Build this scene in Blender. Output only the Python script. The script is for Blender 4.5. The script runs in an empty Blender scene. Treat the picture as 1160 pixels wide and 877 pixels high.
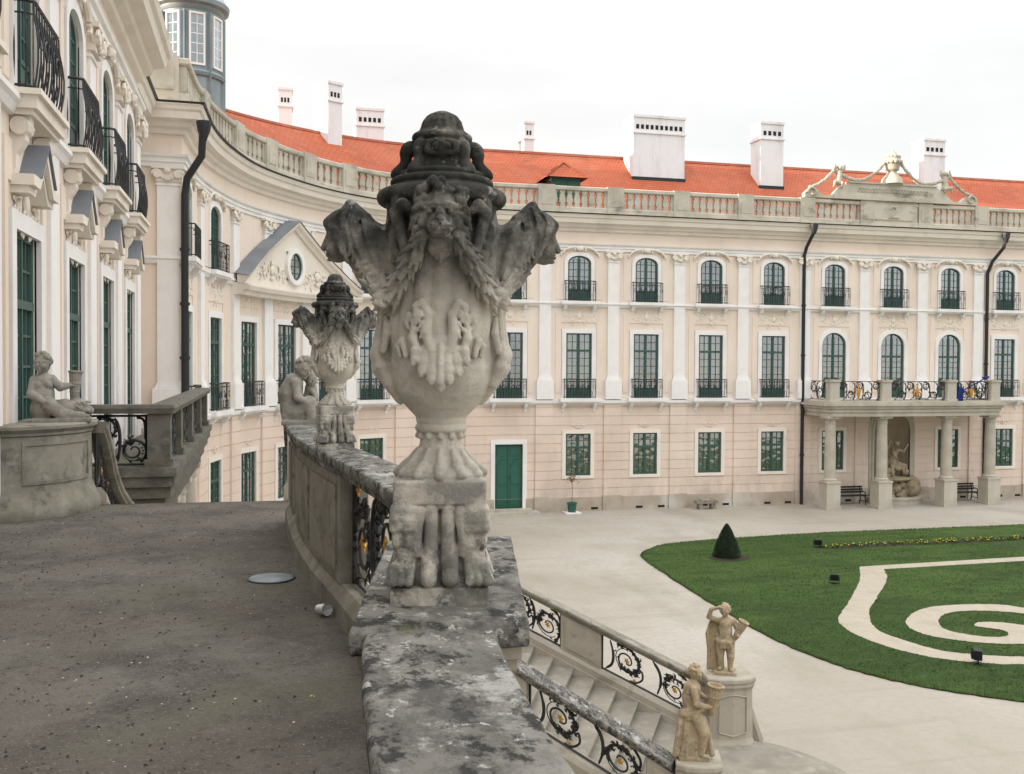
import bpy, bmesh, math, random
import numpy as np
from mathutils import Vector, Matrix, noise
R=math.radians; PI=math.pi
sc=bpy.context.scene; COL=sc.collection
random.seed(7)
EYE=6.8
# ------------------------------------------------------------------ materials
def mat(name, base, rough=.85, layers=(), bump=None, bump2=None, metal=0., spec=.3, brick=None, coat=0):
    m=bpy.data.materials.new(name); m.use_nodes=True; nt=m.node_tree; N=nt.nodes; L=nt.links
    b=N['Principled BSDF']; b.inputs['Roughness'].default_value=rough; b.inputs['Metallic'].default_value=metal
    b.inputs['Specular IOR Level'].default_value=spec; b.inputs['Coat Weight'].default_value=coat
    tc=N.new('ShaderNodeTexCoord')
    def nz(scale,detail,dist=0.,rough_=.55):
        n=N.new('ShaderNodeTexNoise'); n.inputs['Detail'].default_value=detail; n.inputs['Roughness'].default_value=rough_
        n.inputs['Distortion'].default_value=dist
        if isinstance(scale,(tuple,list)):
            mp=N.new('ShaderNodeMapping'); mp.inputs['Scale'].default_value=scale; L.new(tc.outputs['Object'],mp.inputs[0]); L.new(mp.outputs[0],n.inputs['Vector']); n.inputs['Scale'].default_value=1
        else:
            L.new(tc.outputs['Object'],n.inputs['Vector']); n.inputs['Scale'].default_value=scale
        return n.outputs['Fac']
    col=N.new('ShaderNodeRGB'); col.outputs[0].default_value=(*base,1); cur=col.outputs[0]
    def rng(x,lo,hi,a=0.,c=1.):
        r=N.new('ShaderNodeMapRange'); r.inputs[1].default_value=lo; r.inputs[2].default_value=hi; r.inputs[3].default_value=a; r.inputs[4].default_value=c
        L.new(x,r.inputs[0]); return r.outputs[0]
    def mul(a,c):
        k=N.new('ShaderNodeMath'); k.operation='MULTIPLY'
        for i,v in enumerate((a,c)):
            if isinstance(v,(int,float)): k.inputs[i].default_value=v
            else: L.new(v,k.inputs[i])
        return k.outputs[0]
    def mixc(f,a,c):
        x=N.new('ShaderNodeMix'); x.data_type='RGBA'; L.new(f,x.inputs[0]); L.new(a,x.inputs[6])
        if isinstance(c,tuple): x.inputs[7].default_value=(*c,1)
        else: L.new(c,x.inputs[7])
        return x.outputs[2]
    mort=None
    if brick:
        br=N.new('ShaderNodeTexBrick'); L.new(tc.outputs['UV'],br.inputs['Vector'])
        br.inputs['Scale'].default_value=1; br.inputs['Brick Width'].default_value=brick[0]; br.inputs['Row Height'].default_value=brick[1]
        br.inputs['Mortar Size'].default_value=brick[2]; br.inputs['Color1'].default_value=(*base,1); br.inputs['Color2'].default_value=(*brick[3],1); br.inputs['Mortar'].default_value=(*brick[4],1)
        cur=br.outputs['Color']; mort=br.outputs['Fac']
    for ly in layers:
        c,scale,det,lo,hi,fac=ly[:6]; o=ly[6] if len(ly)>6 else {}
        f=rng(nz(scale,det,o.get('dist',0.),o.get('rough',.55)),lo,hi,0,fac)
        if 'z' in o:
            sx=N.new('ShaderNodeSeparateXYZ'); L.new(tc.outputs['Object'],sx.inputs[0]); f=mul(f,rng(sx.outputs[2],o['z'][0],o['z'][1]))
        if 'up' in o:
            ge=N.new('ShaderNodeNewGeometry'); sx=N.new('ShaderNodeSeparateXYZ'); L.new(ge.outputs['Normal'],sx.inputs[0]); f=mul(f,rng(sx.outputs[2],o['up'][0],o['up'][1]))
        cur=mixc(f,cur,c)
    L.new(cur,b.inputs['Base Color'])
    prev=None
    for bp in (bump,bump2):
        if bp:
            bn=N.new('ShaderNodeBump'); bn.inputs['Distance'].default_value=bp[1]; bn.inputs['Strength'].default_value=1
            L.new(nz(bp[0],bp[2] if len(bp)>2 else 6,0,.65),bn.inputs['Height'])
            if prev: L.new(prev,bn.inputs['Normal'])
            prev=bn.outputs[0]
    if mort:
        bn=N.new('ShaderNodeBump'); bn.inputs['Distance'].default_value=.03; bn.invert=True; L.new(mort,bn.inputs['Height'])
        if prev: L.new(prev,bn.inputs['Normal'])
        prev=bn.outputs[0]
    if prev: L.new(prev,b.inputs['Normal'])
    return m
BLK=(.035,.034,.032)
M={}
M['pink']=mat('pink_plaster',(.745,.61,.52),.9,[((.58,.49,.41),(.9,.9,.35),8,.52,.72,.5,{'rough':.65}),((.79,.70,.61),.22,5,.5,.68,.6),((.40,.35,.29),(1.1,1.1,.5),8,.40,.62,.75,{'z':(2.0,.5),'rough':.66}),((.53,.42,.35),.35,5,.45,.75,.5),((.66,.56,.46),(.5,.5,2.5),4,.5,.8,.35),((.42,.35,.29),(2.,2.,.25),5,.55,.8,.35)],(9,.006))
M['cream']=mat('cream_plaster',(.78,.67,.575),.9,[((.63,.545,.46),(1.6,1.6,.22),8,.54,.74,.55,{'rough':.65}),((.82,.75,.66),.25,5,.5,.68,.6),((.60,.51,.43),.3,5,.45,.75,.5),((.50,.43,.36),(2.,2.,.25),5,.58,.8,.35)],(9,.005))
M['white']=mat('white_plaster',(.80,.785,.77),.85,[((.52,.49,.46),.9,6,.5,.8,.5),((.45,.42,.40),(3.,3.,.3),5,.58,.8,.35)],(14,.004))
M['trim']=mat('cream_trim',(.77,.71,.63),.88,[((.48,.43,.37),.8,6,.5,.78,.5),((.30,.27,.23),(1.2,1.2,.4),6,.6,.8,.4)],(10,.005))
M['plinth']=mat('plinth_stone',(.43,.37,.30),.9,[((.30,.25,.2),1.2,6,.45,.7,.7),((.6,.57,.52),.4,4,.5,.62,.7)],(12,.01))
M['balu']=mat('balustrade_stone',(.52,.485,.41),.9,[((.33,.305,.255),1.1,9,.45,.7,.8),((.14,.135,.11),(1.2,1.2,2.5),9,.58,.75,.8),((.30,.30,.20),.6,4,.5,.7,.35)],(10,.012))
M['portico']=mat('portico_stone',(.47,.43,.36),.88,[((.30,.27,.22),1.3,6,.45,.7,.6),((.6,.58,.53),(2,2,.4),5,.5,.75,.4)],(12,.01))
M['tile']=mat('red_roof_tile',(.44,.105,.05),.85,[((.22,.09,.055),(1.2,1.2,.5),8,.55,.70,.6,{'rough':.68}),((.50,.20,.11),.35,6,.5,.7,.4),((.30,.08,.045),.5,6,.45,.7,.6),((.52,.17,.08),2.5,5,.5,.75,.5)],(20,.008),brick=(.2,.19,.010,(.43,.11,.052),(.27,.075,.04)))
M['green']=mat('green_paint',(.034,.083,.070),.5,[((.055,.11,.095),3.,4,.45,.75,.5)],(30,.001),spec=.45)
M['greendoor']=mat('door_green_paint',(.022,.105,.075),.5,[((.035,.13,.095),2.,4,.45,.75,.4)],spec=.4)
M['iron']=mat('black_wrought_iron',(.012,.013,.014),.45,[((.05,.03,.02),9.,4,.6,.8,.5)],spec=.5)
M['gold']=mat('gilded_iron',(.55,.30,.06),.42,[((.18,.09,.03),30.,4,.5,.7,.6)],metal=.55)
M['lead']=mat('grey_sheet_metal',(.20,.22,.25),.5,[((.32,.34,.38),1.,4,.45,.7,.6)],metal=.4)
M['cupola']=mat('verdigris_sheet_metal',(.20,.25,.27),.5,[((.34,.40,.41),(1,1,.5),5,.45,.7,.6)],(5,.006),metal=.35)
M['pipe']=mat('dark_downpipe_metal',(.03,.032,.035),.5,metal=.3)
M['chim']=mat('whitewashed_chimney',(.74,.745,.76),.9,[((.50,.49,.49),(2.2,2.2,.35),9,.54,.70,.45,{'rough':.68}),((.55,.45,.40),(1.5,1.5,1.2),8,.66,.72,.35,{'rough':.66}),((.5,.5,.52),(1.5,1.5,.5),6,.5,.75,.5),((.35,.35,.36),(3,3,.4),6,.62,.8,.5)],(10,.008))
M['dark']=mat('dark_void',(.02,.02,.02),.9)
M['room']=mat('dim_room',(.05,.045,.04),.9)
M['curtain']=mat('curtain_cloth',(.55,.52,.46),.95,[((.35,.32,.28),(6,6,.6),4,.45,.7,.6)])
st=[((.17,.155,.125),2.2,9,.42,.64,.85,{'rough':.62}),((.40,.38,.33),3.5,8,.52,.7,.5,{'rough':.64}),((.07,.068,.058),5.,10,.53,.68,.85,{'rough':.68}),((.14,.15,.085),1.6,9,.54,.68,.6,{'rough':.66})]
M['stone']=mat('weathered_limestone',(.265,.243,.20),.92,st,(35,.006,8),(160,.0016,6))
M['stonelt']=mat('pale_limestone',(.40,.36,.295),.92,[((.27,.24,.19),1.6,7,.45,.7,.8),((.15,.14,.12),4.,8,.58,.76,.7)],(28,.008,8))
M['coping']=mat('lichened_coping_stone',(.20,.19,.17),.94,
   [((.31,.297,.27),3.1,9,.46,.62,.75,{'rough':.66}),((.125,.118,.108),(9,6,9),13,.45,.58,.9,{'rough':.72}),((.026,.026,.025),(13,9,13),14,.505,.575,.92,{'rough':.74}),
    ((.055,.053,.050),(4,3,4),12,.52,.60,.75,{'rough':.74}),((.50,.50,.475),(22,14,22),10,.60,.645,.8,{'rough':.66}),((.44,.43,.40),(5.5,4.5,5.5),11,.57,.63,.8,{'rough':.72}),((.15,.165,.08),(5,5,5),10,.64,.74,.5)],(45,.008,12),(260,.0025,6))
M['urn']=mat('sooty_carved_limestone',(.53,.49,.42),.94,
   [((.39,.365,.315),9,9,.42,.62,.75,{'rough':.62}),((.64,.61,.54),16,9,.5,.66,.6,{'rough':.62}),
    ((.17,.165,.15),6,10,.34,.56,.92,{'z':(.72,.92),'rough':.68}),((.024,.024,.023),8,10,.36,.54,.95,{'z':(.78,.98),'rough':.70}),((.020,.021,.018),5.5,10,.30,.52,.92,{'z':(.98,1.08),'rough':.66}),
    ((.40,.39,.36),15,9,.60,.67,.65,{'z':(.8,1.0),'rough':.64}),
    ((.10,.11,.055),9,9,.48,.62,.8,{'z':(.22,.05)}),((.045,.044,.042),14,10,.52,.62,.9,{'z':(.40,.16),'rough':.68}),((.15,.145,.135),11,9,.40,.56,.75,{'z':(.42,.30),'rough':.66}),((.62,.62,.60),6.5,6,.60,.64,.9,{'z':(.25,.1)})],(60,.005,10),(260,.0016,6))
M['putto']=mat('grey_statue_stone',(.29,.27,.235),.92,[((.16,.15,.13),9,8,.42,.68,.8),((.42,.40,.36),12,8,.52,.7,.5)],(60,.004,8))
M['sand']=mat('ochre_statue_sandstone',(.37,.29,.18),.94,[((.25,.19,.12),8,10,.42,.64,.8,{'rough':.66}),((.46,.42,.345),7,10,.50,.66,.75,{'rough':.66}),((.085,.08,.068),10,10,.55,.68,.85,{'rough':.7})],(60,.005,8))
M['deck']=mat('gritty_terrace_surface',(.112,.096,.080),.95,[((.150,.137,.120),.8,9,.42,.62,.85,{'rough':.66}),((.066,.058,.050),1.7,10,.46,.62,.8,{'rough':.70}),((.16,.15,.14),7,10,.56,.66,.5,{'rough':.72}),((.27,.255,.235),60,4,.58,.68,.6),((.06,.052,.045),24,8,.55,.68,.55),((.03,.027,.024),42,5,.64,.72,.75),((.11,.115,.07),.9,6,.55,.72,.4)],(90,.006,5),(12,.008,6))
M['gravel']=mat('beige_gravel',(.355,.32,.27),.95,[((.43,.40,.35),.10,7,.42,.60,.9),((.27,.245,.19),(.30,.16,.3),9,.50,.70,.8,{'rough':.62}),((.235,.23,.155),(.45,.45,.45),9,.57,.74,.55,{'rough':.64}),((.29,.265,.225),6,9,.46,.64,.40,{'rough':.66}),((.20,.175,.145),75,5,.52,.66,.6),((.50,.48,.44),60,4,.58,.68,.5),((.24,.215,.175),(.10,1.3,.1),7,.56,.70,.45)],(34,.012,9),(3,.03,5))
M['moss']=mat('mossy_dark_stone',(.15,.138,.115),.93,[((.075,.07,.06),2.5,9,.45,.64,.85,{'rough':.66}),((.24,.225,.19),3.5,9,.54,.68,.6,{'rough':.66}),((.075,.095,.04),1.4,9,.52,.66,.7,{'rough':.66})],(30,.01,8))
M['browncurtain']=mat('brown_curtain_cloth',(.22,.12,.075),.95,[((.40,.34,.27),(3,3,2.2),5,.5,.6,.8)])
M['gravelpath']=mat('pale_path_gravel',(.35,.31,.245),.95,[((.27,.235,.18),1.2,9,.46,.66,.6,{'rough':.66}),((.40,.35,.28),3,7,.45,.7,.6),((.58,.54,.47),26,5,.5,.7,.5)],(30,.01))
M['grass']=mat('mown_lawn',(.036,.078,.012),.95,[((.072,.128,.024),.16,8,.40,.58,.95,{'rough':.6}),((.020,.046,.009),(.45,1.1,1),9,.46,.62,.85,{'rough':.66}),((.090,.145,.034),(1.2,4.5,1),9,.50,.66,.6,{'rough':.7}),((.014,.032,.007),9,9,.48,.62,.65,{'rough':.72}),((.15,.145,.06),2.3,9,.60,.72,.5,{'rough':.7}),((.10,.165,.035),60,4,.52,.64,.7)],(30,.05,9),(110,.03,4))
M['blade']=mat('grass_blades',(.050,.105,.018),.8,[((.085,.15,.03),.4,7,.42,.6,.9),((.022,.05,.01),3,6,.5,.65,.7)])
M['soil']=mat('flower_bed_soil',(.035,.025,.018),.95,[((.06,.045,.03),12,5,.45,.7,.7)],(20,.03))
M['leaf']=mat('dark_yew_foliage',(.009,.018,.007),.8,[((.03,.06,.018),14,5,.5,.7,.7)])
M['leaf2']=mat('dry_leaf',(.16,.10,.035),.8)
M['leafg']=mat('plant_leaf',(.035,.09,.02),.8)
M['yellow']=mat('yellow_petal',(.75,.50,.03),.7)
M['bark']=mat('bark',(.10,.07,.045),.9)
M['blackp']=mat('black_lamp_housing',(.015,.015,.016),.45)
M['lens']=mat('pale_lamp_glass',(.55,.62,.68),.15,spec=.6)
M['steel']=mat('brushed_cover_metal',(.24,.27,.29),.6,[((.35,.40,.44),6,4,.45,.7,.6)],metal=.6)
M['bench']=mat('dark_bench_wood',(.025,.024,.022),.7,[((.05,.045,.04),12,4,.5,.7,.6)])
M['cloth']=mat('blue_flag_cloth',(.02,.035,.17),.8)
M['speck']=mat('dark_litter',(.035,.03,.026),.9)
M['speckl']=mat('pale_chips',(.50,.49,.46),.9)
M['litterleaf']=mat('yellowed_leaf_scrap',(.45,.36,.12),.85)
M['step']=mat('worn_step_stone',(.26,.237,.195),.92,[((.17,.155,.125),2.2,7,.42,.68,.7),((.38,.35,.30),4,8,.5,.7,.5)],(25,.006))
M['fount']=mat('fountain_tufa',(.40,.335,.235),.95,[((.24,.195,.13),3.5,8,.42,.66,.8),((.12,.10,.07),7,8,.55,.7,.8)],(18,.03))
M['niche']=mat('niche_plaster',(.44,.365,.27),.92,[((.30,.25,.185),1.5,7,.42,.68,.7)],(8,.01))
def glassmat():
    m=bpy.data.materials.new('window_glass'); m.use_nodes=True; nt=m.node_tree; N=nt.nodes; L=nt.links
    N.remove(N['Principled BSDF']); out=N['Material Output']
    g=N.new('ShaderNodeBsdfGlossy'); g.inputs['Roughness'].default_value=.03; g.inputs['Color'].default_value=(.8,.85,.88,1)
    t=N.new('ShaderNodeBsdfTransparent'); t.inputs['Color'].default_value=(.75,.78,.76,1)
    f=N.new('ShaderNodeLayerWeight'); f.inputs['Blend'].default_value=.5
    r=N.new('ShaderNodeMapRange'); r.inputs[1].default_value=0; r.inputs[2].default_value=1; r.inputs[3].default_value=.36; r.inputs[4].default_value=.85
    L.new(f.outputs['Facing'],r.inputs[0]); x=N.new('ShaderNodeMixShader'); L.new(r.outputs[0],x.inputs[0]); L.new(t.outputs[0],x.inputs[1]); L.new(g.outputs[0],x.inputs[2])
    tc=N.new('ShaderNodeTexCoord'); n=N.new('ShaderNodeTexNoise'); n.inputs['Scale'].default_value=3.5; n.inputs['Detail'].default_value=1
    oi=N.new('ShaderNodeObjectInfo'); va=N.new('ShaderNodeVectorMath'); L.new(tc.outputs['Object'],va.inputs[0]); L.new(oi.outputs['Location'],va.inputs[1]); L.new(va.outputs[0],n.inputs['Vector']); b=N.new('ShaderNodeBump'); b.inputs['Distance'].default_value=.012; L.new(n.outputs['Fac'],b.inputs['Height']); L.new(b.outputs[0],g.inputs['Normal'])
    L.new(x.outputs[0],out.inputs['Surface']); return m
M['glass']=glassmat()
nt=M['curtain'].node_tree; b_=nt.nodes['Principled BSDF']; lk=b_.inputs['Base Color'].links[0].from_socket
oi=nt.nodes.new('ShaderNodeObjectInfo'); mr=nt.nodes.new('ShaderNodeMapRange'); mr.inputs[3].default_value=.12; mr.inputs[4].default_value=1.25; nt.links.new(oi.outputs['Random'],mr.inputs[0])
mm_=nt.nodes.new('ShaderNodeVectorMath'); mm_.operation='SCALE'; nt.links.new(lk,mm_.inputs[0]); nt.links.new(mr.outputs[0],mm_.inputs['Scale']); nt.links.new(mm_.outputs[0],b_.inputs['Base Color'])
def cupmat():
    m=mat('clear_plastic',(.75,.76,.77),.25,spec=.6); m.node_tree.nodes['Principled BSDF'].inputs['Transmission Weight'].default_value=.6; return m
M['cup']=cupmat()
# ------------------------------------------------------------------ objects
def tag(o,label=None,cat=None,group=None,kind=None):
    if label: o['label']=label
    if cat: o['category']=cat
    if group: o['group']=group
    if kind: o['kind']=kind
    return o
def empty(name,loc,rz=0,label=None,cat=None,group=None):
    o=bpy.data.objects.new(name,None); COL.objects.link(o); o.location=loc; o.rotation_euler=(0,0,rz); o.empty_display_size=.2
    return tag(o,label,cat,group)
def link(name,me,parent=None,world=False):
    o=bpy.data.objects.new(name,me); COL.objects.link(o)
    if parent:
        o.parent=parent
        if world:
            p=parent; T=Vector((0,0,0))
            while p: T=T+p.location if p.type=='EMPTY' else T; p=p.parent
            o.matrix_parent_inverse=Matrix.Translation(-T) if parent.type=='EMPTY' else Matrix()
    return o
def kids(o): return [c for c in bpy.data.objects if c.parent==o]
def copy_tree(o,parent=None,loc=None,rz=None,ch=None):
    c=o.copy(); COL.objects.link(c)
    if parent: c.parent=parent
    if loc is not None: c.location=loc
    if rz is not None: c.rotation_euler=(0,0,rz)
    for k in kids(o): copy_tree(k,c)
    return c
class MB:
    def __init__(s): s.v=[]; s.f=[]; s.uv=[]; s.M=None
    def add(s,vs,fs,uvs=None):
        n=len(s.v)
        s.v+= [tuple(s.M@Vector(p)) for p in vs] if s.M else [tuple(p) for p in vs]
        for i,f in enumerate(fs): s.f.append(tuple(a+n for a in f)); s.uv.append(uvs[i] if uvs else None)
    def box(s,x0,x1,y0,y1,z0,z1):
        s.add([(x0,y0,z0),(x1,y0,z0),(x1,y1,z0),(x0,y1,z0),(x0,y0,z1),(x1,y0,z1),(x1,y1,z1),(x0,y1,z1)],[(0,3,2,1),(4,5,6,7),(0,1,5,4),(1,2,6,5),(2,3,7,6),(3,0,4,7)])
    def tube(s,pts,r,n=6,cap=True,flat=1.):
        pts=[Vector(p) for p in pts]; m=len(pts)
        if m<2: return
        rs=[r]*m if isinstance(r,(int,float)) else list(r)
        t0=(pts[1]-pts[0]).normalized(); a=Vector((0,0,1)) if abs(t0.z)<.9 else Vector((1,0,0)); u=t0.cross(a).normalized()
        vs=[];fs=[]
        for i in range(m):
            t=(pts[min(i+1,m-1)]-pts[max(i-1,0)]).normalized()
            u=(u-t*u.dot(t))
            u=u.normalized() if u.length>1e-6 else t.orthogonal().normalized()
            w=t.cross(u)
            for k in range(n):
                an=2*PI*k/n; vs.append(pts[i]+(u*math.cos(an)+w*math.sin(an)*flat)*rs[i])
        for i in range(m-1):
            for k in range(n): fs.append((i*n+k,i*n+(k+1)%n,(i+1)*n+(k+1)%n,(i+1)*n+k))
        if cap: fs.append(tuple(range(n-1,-1,-1))); fs.append(tuple((m-1)*n+k for k in range(n)))
        s.add(vs,fs)
    def lathe(s,prof,c=(0,0,0),n=24,sx=1,sy=1):
        vs=[];fs=[];m=len(prof)
        for r,z in prof:
            for k in range(n): a=2*PI*k/n; vs.append((c[0]+r*math.cos(a)*sx,c[1]+r*math.sin(a)*sy,c[2]+z))
        for i in range(m-1):
            for k in range(n): fs.append((i*n+k,i*n+(k+1)%n,(i+1)*n+(k+1)%n,(i+1)*n+k))
        fs.append(tuple(range(n-1,-1,-1))); fs.append(tuple((m-1)*n+k for k in range(n)))
        s.add(vs,fs)
    def prism(s,poly,z0,z1):
        n=len(poly); s.add([(x,y,z0) for x,y in poly]+[(x,y,z1) for x,y in poly],[tuple(range(n-1,-1,-1)),tuple(range(n,2*n))]+[(i,(i+1)%n,n+(i+1)%n,n+i) for i in range(n)])
    def blob(s,c,r,sub=1,sq=(1,1,1),jit=0):
        bm=bmesh.new(); bmesh.ops.create_icosphere(bm,subdivisions=sub,radius=1)
        vs=[(c[0]+v.co.x*r*sq[0]*(1+random.uniform(-jit,jit)),c[1]+v.co.y*r*sq[1]*(1+random.uniform(-jit,jit)),c[2]+v.co.z*r*sq[2]*(1+random.uniform(-jit,jit))) for v in bm.verts]
        fs=[tuple(v.index for v in f.verts) for f in bm.faces]; bm.free(); s.add(vs,fs)
    def mesh(s,name,m,smooth=False,recalc=True,bevel=0):
        me=bpy.data.meshes.new(name); me.from_pydata(s.v,[],s.f)
        if any(u for u in s.uv):
            ul=me.uv_layers.new(name='UVMap')
            for p,u in zip(me.polygons,s.uv):
                if u:
                    for li,c in zip(p.loop_indices,u): ul.data[li].uv=c
        if recalc or bevel:
            bm=bmesh.new(); bm.from_mesh(me)
            if recalc: bmesh.ops.recalc_face_normals(bm,faces=bm.faces)
            bm.to_mesh(me); bm.free()
        if smooth:
            me.polygons.foreach_set('use_smooth',[True]*len(me.polygons)); me.set_sharp_from_angle(angle=R(40))
        me.materials.append(m); me.update(); return me
    def build(s,name,m,parent=None,smooth=False,world=False,recalc=True):
        return link(name,s.mesh(name,m,smooth,recalc),parent,world)
class Path:
    def __init__(s,pts,zs=None):
        s.p=[Vector((a[0],a[1])) for a in pts]; s.S=[0.]
        for a,b in zip(s.p,s.p[1:]): s.S.append(s.S[-1]+(b-a).length)
        s.z=zs or [0.]*len(pts); s.L=s.S[-1]
    def seg(s,x):
        for i in range(len(s.S)-1):
            if x<=s.S[i+1]+1e-9: return i
        return len(s.S)-2
    def frame(s,x):
        i=s.seg(x); d=s.S[i+1]-s.S[i]; t=(s.p[i+1]-s.p[i])/d; f=(x-s.S[i])/d
        return s.p[i]+(s.p[i+1]-s.p[i])*f, t, Vector((t.y,-t.x)), s.z[i]+(s.z[i+1]-s.z[i])*f
    def pt(s,x,o,z):
        P,t,n,zz=s.frame(x); return (P.x+n.x*o,P.y+n.y*o,z+zz)
    def samples(s,a,b,ds=None):
        xs=[a]+[q for q in s.S if a+1e-4<q<b-1e-4]+[b]
        if ds:
            ys=[]
            for q,w in zip(xs,xs[1:]):
                k=max(1,int(math.ceil((w-q)/ds))); ys+=[q+(w-q)*j/k for j in range(k)]
            xs=ys+[b]
        out=[]
        for x in xs:
            P,t,n,z=s.frame(x); j=min(range(len(s.S)),key=lambda k:abs(s.S[k]-x))
            if abs(s.S[j]-x)<1e-4 and 0<j<len(s.S)-1:
                t1=(s.p[j]-s.p[j-1]).normalized(); t2=(s.p[j+1]-s.p[j]).normalized(); n1=Vector((t1.y,-t1.x)); n2=Vector((t2.y,-t2.x))
                m=(n1+n2).normalized(); n=m/max(.3,m.dot(n1)); P=s.p[j]
            out.append((P,n,z,x))
        return out
    def yaw(s,x): t=s.frame(x)[1]; return math.atan2(t.y,t.x)
def sweep(mb,path,a,b,prof,closed=True,ds=None,uv=False,cap=True,jit=0,jf=6):
    sm=path.samples(a,b,ds); m=len(prof); vs=[];fs=[];uvs=[]
    ln=[0.]
    for p,q in zip(prof,prof[1:]): ln.append(ln[-1]+math.dist(p,q))
    for P,n,z,x in sm:
        for o,zz in prof:
            v=Vector((P.x+n.x*o,P.y+n.y*o,z+zz))
            if jit: v+=noise.noise_vector(v*jf)*jit+noise.noise_vector(v*jf*4)*jit*.4
            vs.append(v)
    K=m if closed else m-1
    for i in range(len(sm)-1):
        for k in range(K):
            k2=(k+1)%m; fs.append((i*m+k,(i+1)*m+k,(i+1)*m+k2,i*m+k2))
            uvs.append([(sm[i][3],ln[k]),(sm[i+1][3],ln[k]),(sm[i+1][3],ln[k2]),(sm[i][3],ln[k2])] if uv else None)
    if closed and cap:
        fs.append(tuple(range(m))); fs.append(tuple((len(sm)-1)*m+k for k in range(m-1,-1,-1))); uvs+=[None,None]
    mb.add(vs,fs,uvs)
def fbox(mb,path,a,b,o0,o1,z0,z1,ds=None): sweep(mb,path,a,b,[(o0,z0),(o1,z0),(o1,z1),(o0,z1)],ds=ds)
def catmull(ct,k=8):
    ct=[Vector(c) for c in ct]; ct=[ct[0]*2-ct[1]]+ct+[ct[-1]*2-ct[-2]]; out=[]
    for i in range(1,len(ct)-2):
        p0,p1,p2,p3=ct[i-1:i+3]
        for j in range(k):
            t=j/k; out.append(.5*(2*p1+(p2-p0)*t+(2*p0-5*p1+4*p2-p3)*t*t+(-p0+3*p1-3*p2+p3)*t**3))
    out.append(ct[-2]); return out
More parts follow.
